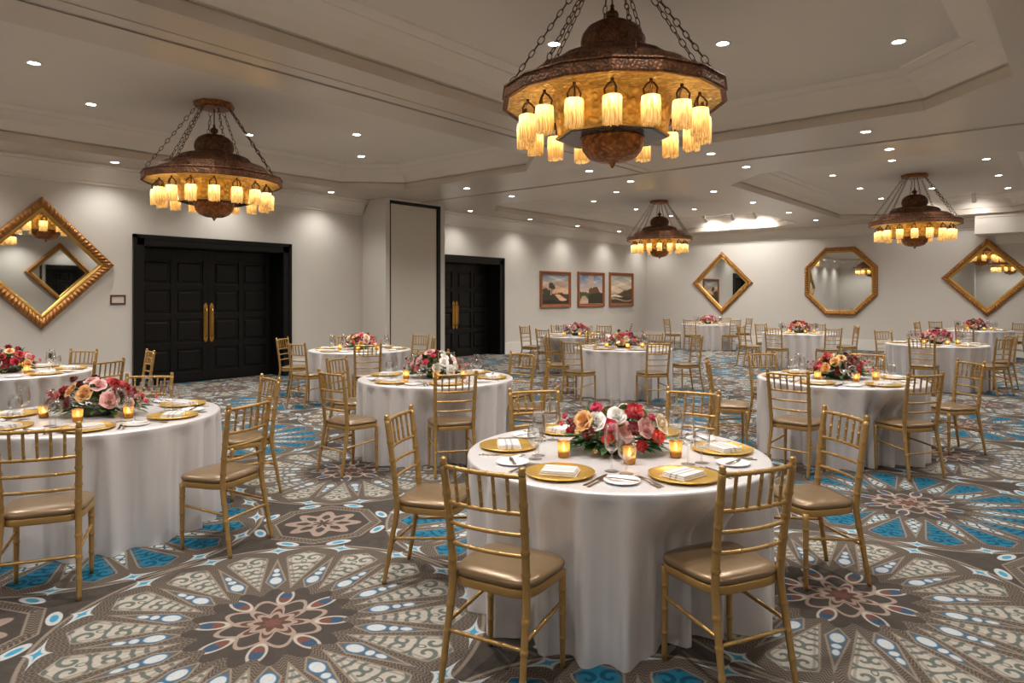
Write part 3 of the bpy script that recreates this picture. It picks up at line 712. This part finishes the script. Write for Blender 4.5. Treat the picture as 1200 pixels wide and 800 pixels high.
def cloth(i, x, y):
    rn = random.Random(50 + i); n = 360; rows = 26
    m = rn.choice([20, 21, 22, 23]); p1, p2, p3 = [rn.uniform(0, 6.3) for _ in range(3)]
    def fold(a, t):
        q = sin(m * a + p1 + 1.5 * sin(3 * a + p2) + .9 * sin(5 * a + p3)) + 0.22 * sin(2 * m * a + p3 + 2 * sin(4 * a + p1)) * (1 - .4 * t)
        return max(-1, min(1, q)) * (.78 + .22 * sin(4 * a + p2))
    prof = [(.02, 0), (.3, 0), (.55, 0), (.70, 0), (.77, 0), (.788, -.0015), (.796, -.006), (.799, -.014)]
    b = MB(); vs = []; fs = []; nr = len(prof) + rows
    vs.append((0, 0, TZ))
    for j in range(nr):
        for k in range(n):
            a = 2 * pi * k / n
            if j < len(prof): r, z = prof[j]; z += TZ
            else:
                t = (j - len(prof) + 1) / rows
                f = fold(a, t)
                amp = (.016 + .040 * min(1, t * 1.4)) * min(1, t * 12)
                r = .798 + amp * (f - .45)
                z = TZ - .014 - t * (TZ - .016)
                a = a + .012 * t * sin(9 * a + p1)
            if z < .745:
                for da, dr in DENT[i]:
                    if dr < .83:
                        g = abs((a - da + pi) % (2 * pi) - pi); w = max(0, min(1, (.46 - g) / .14)); w = w * w * (3 - 2 * w)
                        v = max(0, min(1, (.745 - z) / .26)); v = v * v * (3 - 2 * v); lim = dr / max(.5, cos(min(g, .4)))
                        r -= max(0, .815 - lim) * w * v
                        if g < .26 and z < .52: r = min(r, lim + .012)
            vs.append((r * cos(a), r * sin(a), z))
    for k in range(n): fs.append((0, 1 + k, 1 + (k + 1) % n))
    for j in range(nr - 1):
        for k in range(n):
            q = (k + 1) % n; fs.append((1 + j * n + k, 1 + (j + 1) * n + k, 1 + (j + 1) * n + q, 1 + j * n + q))
    b.add(vs, fs, True)
    o = b.obj('tablecloth', M['cloth']); o.location = (x, y, 0)
    tag(o, 'silver satin tablecloth draped to the floor over ' + TN[i], 'tablecloth', 'round banquet tables under silver cloths')
DENT = {i: [] for i in range(12)}                                    # where a pushed-in seat presses the cloth inwards
for t, nm, px, py, fa in CHAIRS:
    tx, ty = TABLES[t - 1]; a = radians(fa); fx, fy = px + .40 * cos(a), py + .40 * sin(a)
    DENT[t - 1].append((atan2(fy - ty, fx - tx), hypot(fx - tx, fy - ty) - .015))
for i, (x, y) in enumerate(TABLES): cloth(i, x, y)

def bamboo(path, r, rings, n=8, seg=36):
    """path: list of points (polyline), evenly resampled with ring bumps at fractions"""
    P = [Vector(p) for p in path]; L = [0]
    for i in range(1, len(P)): L.append(L[-1] + (P[i] - P[i - 1]).length)
    tot = L[-1]
    fr = sorted(set([k / seg for k in range(seg + 1)] + [min(1, max(0, q + d)) for q in rings for d in (-.014, -.005, .005, .014)]))
    pts = []; rad = []
    for f in fr:
        s = f * tot; i = max(k for k in range(len(L)) if L[k] <= s + 1e-9); i = min(i, len(P) - 2)
        t = (s - L[i]) / (L[i + 1] - L[i]); pts.append(P[i].lerp(P[i + 1], t))
        bump = max([max(0, 1 - abs(f - q) / .011) for q in rings] + [0]); rr = r(f) if callable(r) else r
        rad.append(rr * (1 + .20 * min(1, bump * 1.6)))
    b = MB(); b.tube(pts, rad, n); return b
def smooth_path(P, k=6):
    out = []; P = [Vector(p) for p in P]
    for i in range(len(P) - 1):
        p0, p1, p2, p3 = P[max(i - 1, 0)], P[i], P[i + 1], P[min(i + 2, len(P) - 1)]
        for j in range(k):
            t = j / k; out.append(.5 * ((2 * p1) + (p2 - p0) * t + (2 * p0 - 5 * p1 + 4 * p2 - p3) * t * t + (3 * p1 - p0 - 3 * p2 + p3) * t ** 3))
    out.append(P[-1]); return out
HB = .94
def back_y(z): return -.178 - .060 * max(0, (z - .45) / .49) ** 1.25
def back_x(z): return .172 + .012 * max(0, (z - .45) / .49)
def make_chair():
    r = thing('chiavari_chair', None, 'chair', (0, 0, 0))
    for s in (-1, 1):
        path = smooth_path([(s * .187, -.250, 0), (s * .181, -.215, .2), (s * .173, -.180, .40), (s * .172, -.180, .47)] + [(s * back_x(z), back_y(z), z) for z in (.58, .70, .82, HB - .03)])
        b = bamboo(path, lambda f: .0125 + .0045 * min(1, f * 2.2) - .003 * max(0, f - .6), [.12, .24, .36, .56, .66, .76, .87], 8, 40)
        b.lathe([(.0125, -.03), (.017, -.022), (.012, -.014), (.015, -.006), (.010, .002), (.001, .004)], 10, c=(s * back_x(HB), back_y(HB - .02), HB))
        b.obj('back_post', M['chair'], r)
        path = [(s * .182, .138, 0), (s * .180, .138, .42)]
        b = bamboo(path, lambda f: .0115 + .0055 * f, [.3, .55, .8], 8, 12); b.obj('front_leg', M['chair'], r)
        b = bamboo([(s * .181, -.207, .255), (s * .182, .138, .285)], .0085, [.25, .5, .75], 8, 8); b.obj('stretcher', M['chair'], r)
    b = bamboo([(-.178, -.212, .225), (.178, -.212, .225)], .0085, [.25, .5, .75], 8, 8); b.obj('stretcher', M['chair'], r)
    def rail(z, rad, bow, rings):
        x, y = back_x(z), back_y(z)
        b = bamboo(smooth_path([(x * t, y - bow * (1 - t * t), z + .006 * (1 - t * t) * 0) for t in (-1, -.6, -.2, .2, .6, 1)], 4), rad, rings, 8, 20); b.obj('back_rail', M['chair'], r)
    rail(.905, .0105, .022, [.2, .4, .6, .8]); rail(.755, .0095, .024, [.17, .33, .5, .67, .83]); rail(.668, .0088, .024, [.3, .7]); rail(.582, .0088, .022, [.3, .7])
    for k in range(5):
        t = -.667 + k * .3333; pts = []
        for z in (.905, .755): pts.append((back_x(z) * t, back_y(z) - .022 * (1 - t * t), z))
        b = bamboo(pts, .0075, [.2, .5, .8], 8, 8); b.obj('spindle', M['chair'], r)
    def seat_outline(k, e=0):
        a = 2 * pi * k; c_, s_ = cos(a), sin(a); pw = .42
        u = math.copysign(abs(c_) ** pw, c_); v = math.copysign(abs(s_) ** pw, s_)
        hw = .196 + .014 * v; bow = .016 * (1 - u * u) * max(0, v)
        return (u * (hw - e), v * (.174 - e) + bow * .8 - .012)
    n = 56; b = MB(); vs = []
    for e, z in ((.0, .405), (-.002, .41), (-.002, .436), (.0, .44)): vs += [(*seat_outline(k / n, e), z) for k in range(n)]
    fs = [(j * n + k, j * n + (k + 1) % n, (j + 1) * n + (k + 1) % n, (j + 1) * n + k) for j in range(3) for k in range(n)] + [tuple(range(n))[::-1], tuple(range(3 * n, 4 * n))]
    b.add(vs, fs, True); b.obj('seat_frame', M['chair'], r)
    b = MB(); vs = []; rings = [(.004, .440), (-.003, .448), (-.006, .458), (-.001, .468), (.012, .476), (.04, .4835), (.08, .488), (.125, .490), (.165, .491)]
    for e, z in rings: vs += [(*seat_outline(k / n, e), z) for k in range(n)]
    m = len(rings); fs = [(j * n + k, j * n + (k + 1) % n, (j + 1) * n + (k + 1) % n, (j + 1) * n + k) for j in range(m - 1) for k in range(n)] + [tuple(range((m - 1) * n, m * n)), tuple(range(n))[::-1]]
    b.add(vs, fs, True); b.obj('seat_cushion', M['seat'], r)['label'] = 'bronze vinyl seat pad'
    return r
CH = make_chair(); used = False; SEATS = {i: [] for i in range(1, 13)}
for t, nm, px, py, fa in CHAIRS:
    a = radians(fa); tx, ty = TABLES[t - 1]; 
    ox, oy = px + .23 * cos(a), py + .23 * sin(a)
    SEATS[t].append((nm, atan2(py - ty, px - tx)))
    side = 'back to us' if nm.startswith('near') else 'facing us' if nm.startswith('far') else 'seen sideways'
    lab = 'gold chiavari chair %s, %s side of %s' % (side, nm, TN[t - 1])
    if not used: o = CH; o.location = (ox, oy, 0); o.rotation_euler = (0, 0, a - pi / 2); used = True
    else: o = dup(CH, (ox, oy, 0), a - pi / 2, lab)
    tag(o, lab, 'chair', 'gold chiavari chairs around the banquet tables')
for t, l in EXTRA.items():
    for nm, ca in l: SEATS[t].append((nm, ca + YAW))

# ------------------------------------------------------------------ place settings
def mb_charger():
    b = MB(); b.lathe([(.001, .004), (.10, .004), (.108, .006), (.115, .010), (.150, .015), (.160, .0175), (.165, .0165), (.163, .012), (.150, .008), (.112, .001), (.001, .0)], 48, rfun=lambda a, j: 1 + (.006 * sin(40 * a) if j in (5, 6) else 0)); return b.mesh('charger', M['charger'])
def mb_bread():
    b = MB(); b.lathe([(.001, .003), (.05, .003), (.056, .006), (.080, .012), (.084, .012), (.082, .008), (.056, .001), (.001, 0)], 36); return b.mesh('bread_plate', M['china'])
def mb_napkin():
    b = MB(); rn = random.Random(2)
    for k, (w, d, z0, z1) in enumerate([(.088, .064, 0, .009), (.086, .062, .009, .018), (.084, .060, .018, .025)]):
        b.rbox(-w + k * .002, w - k * .003, -d, d - k * .002, z0, z1, .0042, 3)
    b.sm = [True] * len(b.sm); return b.mesh('folded_napkin', M['napkin'])
def strip(b, pts, th=.0022):
    """pts: (y, half_width, z) along the piece"""
    vs = []; 
    for y, w, z in pts: vs += [(-w, y, z), (w, y, z), (w * .8, y, z + th), (-w * .8, y, z + th)]
    fs = []
    for j in range(len(pts) - 1):
        for i in range(4): k = (i + 1) % 4; fs.append((4 * j + i, 4 * j + k, 4 * j + 4 + k, 4 * j + 4 + i))
    fs += [(0, 3, 2, 1), tuple(4 * (len(pts) - 1) + i for i in range(4))]
    b.add(vs, fs, False)
def mb_fork():
    b = MB(); strip(b, [(-.10, .008, 0), (-.095, .0095, 0), (-.06, .007, .002), (-.01, .0035, .006), (.03, .0035, .006), (.045, .009, .004), (.055, .0115, .002), (.060, .012, .001)])
    for k in range(4):
        x = -.0098 + k * .0065; bb = MB(); strip(bb, [(.058, .0018, .001), (.085, .0016, .001), (.10, .0010, .004)]); b.add([(p[0] + x, p[1], p[2]) for p in bb.v], bb.f, False)
    return b.mesh('fork', M['steel'])
def mb_knife(L=.115):
    b = MB(); strip(b, [(-L, .006, 0), (-L + .01, .009, 0), (-.02, .0065, .001), (.0, .005, .002), (.008, .009, .001), (.06, .0105, .0005), (L - .02, .009, .0005), (L - .005, .005, .0005), (L, .0015, .0005)]); return b.mesh('knife', M['steel'])
def mb_glass(prof):
    b = MB(); b.lathe(prof, 28); return b.mesh('wine_glass', M['glass'])
ME = dict(charger=mb_charger(), bread=mb_bread(), napkin=mb_napkin(), fork=mb_fork(), knife=mb_knife(), butter=mb_knife(.08),
    wine=mb_glass([(.001, .002), (.034, .0015), (.036, .003), (.012, .007), (.0045, .012), (.0038, .05), (.0042, .085), (.012, .094), (.028, .108), (.036, .128), (.037, .15), (.033, .19), (.0285, .228), (.0278, .228), (.0322, .19), (.036, .15), (.035, .129), (.027, .110), (.001, .097)]),
    water=mb_glass([(.001, .002), (.034, .0015), (.035, .003), (.012, .006), (.005, .01), (.0045, .04), (.006, .065), (.02, .072), (.036, .088), (.042, .11), (.042, .135), (.036, .175), (.035, .175), (.041, .135), (.041, .11), (.035, .09), (.001, .074)]))
def put(mesh, name, x, y, z, rz, label, cat, group):
    return tag(link(name, ME[mesh], None, (x, y, z), rz), label, cat, group)
FULL = (1, 2, 3, 4, 6)
for t in range(1, 13):
    tx, ty = TABLES[t - 1]; rn = random.Random(t * 11)
    for nm, a in spread(SEATS[t]):
        ux, uy = cos(a), sin(a); rx, ry = -uy, ux                  # r = the diner's right hand side
        fz = a + pi / 2                                            # local +y points to the table centre
        def at(rr, lat): return (tx + ux * rr + rx * lat, ty + uy * rr + ry * lat)
        w = ', %s seat of %s' % (nm, TN[t - 1])
        x, y = at(.585, 0); put('charger', 'charger_plate', x, y, TZ + .001, a, 'gold charger plate' + w, 'plate', 'gold charger plates')
        j = rn.uniform(-.12, .12); put('napkin', 'folded_napkin', x, y, TZ + .0055, fz + j + .35, 'striped napkin on the charger' + w, 'napkin', 'folded napkins on the chargers')
        x, y = at(.535, -.305); put('bread', 'bread_plate', x, y, TZ + .001, a, 'white bread plate' + w, 'plate', 'white bread plates')
        if t in FULL:
            put('butter', 'butter_knife', x, y, TZ + .0125, fz + .75 + rn.uniform(-.15, .15), 'butter knife on the bread plate' + w, 'knife', 'butter knives')
            for k, (lat, lb) in enumerate([(-.187, 'inner'), (-.214, 'outer')]):
                x, y = at(.58 + .012 * k, lat); put('fork', 'fork', x, y, TZ + .0015, fz + rn.uniform(-.05, .05), lb + ' fork beside the charger' + w, 'fork', 'dinner forks')
            for k, (lat, lb) in enumerate([(.186, 'inner'), (.212, 'outer')]):
                x, y = at(.58 + .012 * k, lat); put('knife', 'table_knife', x, y, TZ + .0015, fz + rn.uniform(-.05, .05), lb + ' knife beside the charger' + w, 'knife', 'table knives')
        x, y = at(.395, .175); put('wine', 'wine_glass', x, y, TZ + .0005, 0, 'tall empty wine glass' + w, 'wine glass', 'tall wine glasses')
        x, y = at(.41, .085) if t not in FULL else at(.40, .255); put('water', 'water_goblet', x, y, TZ + .0005, 0, 'rounded empty water goblet' + w, 'goblet', 'water goblets')

# ------------------------------------------------------------------ flowers
def mb_rose(name, m, rings=((.0, 3, .15, .05, .58), (.1, 3, .27, .15, .60), (.2, 4, .41, .3, .58), (.25, 5, .57, .5, .52), (.3, 5, .75, .8, .42), (.38, 6, .95, 1.1, .30)), seed=1):
    rn = random.Random(seed); b = MB()
    b.lathe([(.001, -.35), (.30, -.33), (.42, -.1), (.25, .1), (.06, .18), (.001, .2)], 10)
    for ri, (tilt, n, rad, opn, tp) in enumerate(rings):
        for k in range(n):
            a0 = 2 * pi * (k + ri * .37) / n + rn.uniform(-.1, .1); hw = pi / n * 1.28; top = tp + rn.uniform(-.04, .04)
            def fn(u, v, a0=a0, hw=hw, rad=rad, top=top, ri=ri, opn=opn):
                uu = u * 2 - 1; a = a0 + uu * hw * (.55 + .45 * sin(pi * min(1, v * .9)))
                z = -.34 + (top + .34) * v - .16 * uu * uu * v
                r = rad * (.25 + .75 * sin(min(1, v * 1.05) * pi * .5)) * (1 + .07 * uu * uu)
                if v > .75: r += (v - .75) * .9 * opn * rad; z -= (v - .75) * .55 * opn
                return (r * cos(a), r * sin(a), z)
            b.grid(fn, 6, 6, True)
    return b.mesh(name, m)
def mb_bloom(name, m, n=26, seed=2):
    rn = random.Random(seed); b = MB()
    b.lathe([(.001, -.3), (.5, -.2), (.7, .05), (.5, .35), (.001, .5)], 10)
    for k in range(n * 2):
        zc = rn.uniform(-.25, .95); a = k * 2.39996; el = zc
        d = Vector((cos(a) * sqrt(max(0, 1 - el * el)), sin(a) * sqrt(max(0, 1 - el * el)), el)).normalized(); s = d.cross(Vector((0, 0, 1)))
        s = s.normalized() if s.length > .01 else Vector((1, 0, 0)); t = s.cross(d)
        p = d * .45; q = d * rn.uniform(.8, 1.0)
        vs = [p, p + s * .10 + t * .02, q * .85 + s * .24 + t * .05, q + s * .12, q * 1.04, q - s * .12, q * .85 - s * .24 + t * .05, p - s * .10]
        b.add(vs, [(0, 1, 2, 3, 4), (0, 4, 5, 6, 7)], True)
    return b.mesh(name, m)
PET = dict(blush=srgb(234, 180, 174), cream=srgb(240, 218, 186), peach=srgb(236, 182, 118), red=srgb(186, 16, 26), crimson=srgb(122, 8, 20), magenta=srgb(206, 32, 78), pink=srgb(226, 92, 110), coral=srgb(224, 62, 44), white=srgb(254, 244, 236))
FM = {}
for k, c_ in PET.items():
    m = mat(k + '_petal', c_, .6, var=.14, scale=60, sheen=.3); FM[k] = (mb_rose('rose', m), mb_bloom('blossom', m))
def leaf_strip(b, p, d, L, w, rn):
    d = d.normalized(); s = d.cross(Vector((rn.uniform(-.3, .3), rn.uniform(-.3, .3), 1))).normalized(); up = s.cross(d)
    pts = [(0, .05), (.25, .75), (.5, 1), (.75, .7), (1, .03)]; vs = []
    for t, k in pts:
        c_ = p + d * L * t + Vector((0, 0, -1)) * L * .25 * t * t
        vs += [c_ - s * w * k + up * w * k * .35, c_, c_ + s * w * k + up * w * k * .35]
    fs = []
    for j in range(4):
        for i in range(2): fs.append((3 * j + i, 3 * j + i + 1, 3 * j + 4 + i, 3 * j + 3 + i))
    b.add(vs, fs, True)
FOREGROUND = [(-.183, .183, 'peach', .048, 0), (-.117, .183, 'white', .046, 0), (-.05, .16, 'magenta', .046, 1), (.024, .132, 'blush', .050, 0), (-.006, .212, 'white', .044, 0), (.085, .225, 'red', .056, 1), (.072, .150, 'crimson', .042, 1),
  (.144, .15, 'blush', .048, 0), (.232, .168, 'cream', .044, 0), (.114, .062, 'red', .036, 1), (.204, .10, 'coral', .044, 1), (-.108, .245, 'magenta', .036, 1), (.045, .24, 'cream', .032, 0), (-.156, .125, 'crimson', .040, 1), (-.06, .10, 'coral', .036, 1),
  (.178, .20, 'magenta', .022, 1), (.195, .19, 'magenta', .020, 1), (-.25, .175, 'crimson', .024, 1), (-.275, .20, 'magenta', .019, 1), (-.235, .15, 'crimson', .022, 1), (-.29, .16, 'pink', .017, 1), (-.005, .075, 'crimson', .034, 1)]
def centrepiece(i, x, y):
    rn = random.Random(900 + i * 13)
    r = thing('floral_centrepiece', None, 'flower arrangement', (x, y, TZ), YAW, 'floral centrepieces')
    b = MB(); b.lathe([(.001, .001), (.085, .001), (.10, .01), (.105, .045), (.10, .06), (.02, .062), (.001, .062)], 28); b.obj('low_bowl', M['stem'], r)
    H, W, D = (.27, .33 if i == 1 else .27, .17)
    fol = MB(); nl = 230 if i < 4 else 130
    for k in range(nl):
        a = rn.uniform(0, 2 * pi); e = rn.uniform(-.12, 1.1) if rn.random() > .5 else rn.uniform(-.15, .3); rr = rn.uniform(.35, .9)
        d = Vector((cos(a) * cos(e), sin(a) * cos(e) * .8, sin(e) + .1)); p = Vector((cos(a) * cos(e) * W * rr, sin(a) * cos(e) * D * rr, .045 + max(0, sin(e)) * H * .75 * rr))
        leaf_strip(fol, p, d, rn.uniform(.06, .12), rn.uniform(.014, .026), rn)
    for p in fol.v: pass
    fol.v = [(p[0], p[1], max(p[2], .004)) for p in fol.v]
    f = fol.obj('foliage', M['leaf'], r); f['kind'] = 'stuff'
    items = []
    if i == 0:
        for fx, fz, c_, s, k in FOREGROUND: items.append((fx, -D * sqrt(max(.02, 1 - (fx / .31) ** 2)) * sqrt(max(.04, 1 - (fz / .27) ** 2)) * .95, fz, c_, s, k))
        pal = ['blush', 'red', 'peach', 'magenta', 'cream', 'crimson']; nback = 12
    else:
        pals = [['red', 'crimson', 'blush', 'peach', 'crimson', 'red', 'crimson', 'blush', 'peach'], ['peach', 'crimson', 'blush', 'red', 'red', 'pink', 'peach', 'white'], ['blush', 'white', 'peach', 'magenta', 'red', 'crimson', 'white', 'pink'],
                ['pink', 'cream', 'coral', 'peach', 'crimson', 'blush'], ['crimson', 'red', 'magenta', 'peach', 'red', 'blush'], ['magenta', 'crimson', 'peach', 'red', 'cream', 'pink'], ['red', 'crimson', 'blush', 'pink', 'crimson'],
                ['pink', 'crimson', 'blush', 'magenta', 'pink'], ['crimson', 'peach', 'blush', 'red', 'coral', 'pink'], ['crimson', 'magenta', 'pink', 'blush', 'red'], ['red', 'magenta', 'peach', 'crimson', 'coral']]
        pal = pals[i - 1]; nback = 0
        N = 26
        for k in range(N):
            a = k * 2.39996 + i; e = math.asin(min(.98, .12 + .86 * ((k + .5) / N))); c_ = pal[k % len(pal)]
            s = rn.uniform(.036, .054) if c_ not in ('magenta', 'crimson') else rn.uniform(.028, .046)
            items.append((cos(a) * cos(e) * W * rn.uniform(.85, 1), sin(a) * cos(e) * D * rn.uniform(.85, 1), .05 + sin(e) * H * .80 * rn.uniform(.85, 1.08), c_, s, 0 if c_ in ('blush', 'cream', 'peach', 'white') else rn.choice([0, 1, 1])))
        for sgn in (-1, 1):
            for k in range(6): items.append((sgn * (W * .85 + .02 * k), rn.uniform(-.06, .06), .13 + rn.uniform(-.05, .06) + (.03 * k if i == 6 and sgn > 0 else 0), rn.choice(['magenta', 'crimson', 'pink']), rn.uniform(.014, .022), 1))
        if i == 6:
            for k in range(5): items.append((.10 + .01 * k, -.03, .24 + .035 * k, 'red', .024 - .002 * k, 1))
    for k in range(nback):
        a = rn.uniform(.25, pi - .25); e = rn.uniform(.15, 1.0); items.append((cos(a) * cos(e) * W * .9, sin(a) * cos(e) * D * .95, .05 + sin(e) * H * .78, pal[k % 6], .044, k % 2))
    for fx, fy, fz, c_, s, k in items:
        o = link(('rose', 'blossom')[k], FM[c_][k], r, (fx, fy, fz)); o.scale = (s, s, s * .9)
        d = Vector((fx * 1.0, fy * 1.3, max(.02, fz - .06) * 1.0)).normalized()
        if i == 0 and fy < 0: d = (d + Vector((0, -.35, .05))).normalized()
        o.rotation_mode = 'QUATERNION'; o.rotation_quaternion = d.to_track_quat('Z', 'Y')
    return r
FLAB = ['low centrepiece of blush roses and red peonies on ', 'low centrepiece of crimson, peach and lilac roses on ', 'low centrepiece of peach, blush and deep red roses on ', 'low centrepiece of white, peach and magenta flowers on ', 'low centrepiece of cream and coral roses on ', 'low centrepiece of red and peach roses on ', 'centrepiece with a tall red flower spike on ', 'low dark red centrepiece on ', 'low pink centrepiece on ', 'low wide red and blush centrepiece on ', 'low magenta and crimson centrepiece on ', 'low red and peach centrepiece on ']
for i, (x, y) in enumerate(TABLES): tag(centrepiece(i, x, y), FLAB[i] + TN[i], 'flower arrangement')

# ------------------------------------------------------------------ candles
VO = None
VPOS = [('left of', -.29, -.14), ('in front of', .03, -.275), ('right of', .295, -.14), ('behind', -.06, .285)]
for i, (tx, ty) in enumerate(TABLES):
    for nm, dx, dy in VPOS:
        x = tx + dx * cos(YAW) - dy * sin(YAW); y = ty + dx * sin(YAW) + dy * cos(YAW)
        lab = 'lit gold votive candle %s the flowers on %s' % (nm, TN[i])
        if VO is None:
            VO = thing('votive_candle', lab, 'candle', (x, y, TZ), 0, 'gold votive candles')
            b = MB(); b.lathe([(.001, .002), (.026, .002), (.029, .006), (.030, .02), (.034, .08), (.0355, .085), (.034, .085), (.032, .08), (.028, .02), (.026, .01), (.001, .009)], 24); b.obj('glass_cup', M['votive'], VO)
            b = MB(); b.lathe([(.001, .010), (.026, .010), (.0265, .038), (.02, .036), (.001, .036)], 20); b.obj('wax', M['wax'], VO)
            b = MB(); b.lathe([(.001, .038), (.006, .045), (.007, .052), (.004, .064), (.001, .075)], 10); b.obj('flame', M['flame'], VO); kids(VO); o = VO
        else: o = dup(VO, (x, y, TZ), 0, lab)
        if i < 7:
            l = bpy.data.lights.new('flame_lamp', 'POINT'); l.energy = .05; l.color = (1, .74, .42); l.shadow_soft_size = .01
            lo = bpy.data.objects.new('flame_lamp', l); C.objects.link(lo); lo.parent = o; lo.location = (0, 0, .07)

# ------------------------------------------------------------------ camera and view
cam = bpy.data.cameras.new('camera'); cam.sensor_width = 36; cam.lens = 24; cam.shift_y = -52.5 / 1200; cam.clip_start = .05; cam.clip_end = 100
co = bpy.data.objects.new('camera', cam); C.objects.link(co); co.location = (0, 0, 1.6); co.rotation_euler = (pi / 2, 0, YAW)
bpy.context.scene.camera = co
w = bpy.data.worlds.new('world'); bpy.context.scene.world = w; w.use_nodes = True
w.node_tree.nodes['Background'].inputs[0].default_value = (.02, .018, .016, 1)
vs = bpy.context.scene.view_settings; vs.view_transform = 'Standard'; vs.look = 'None'; vs.gamma = 1; vs.exposure = EXPO; vs.use_curve_mapping = False
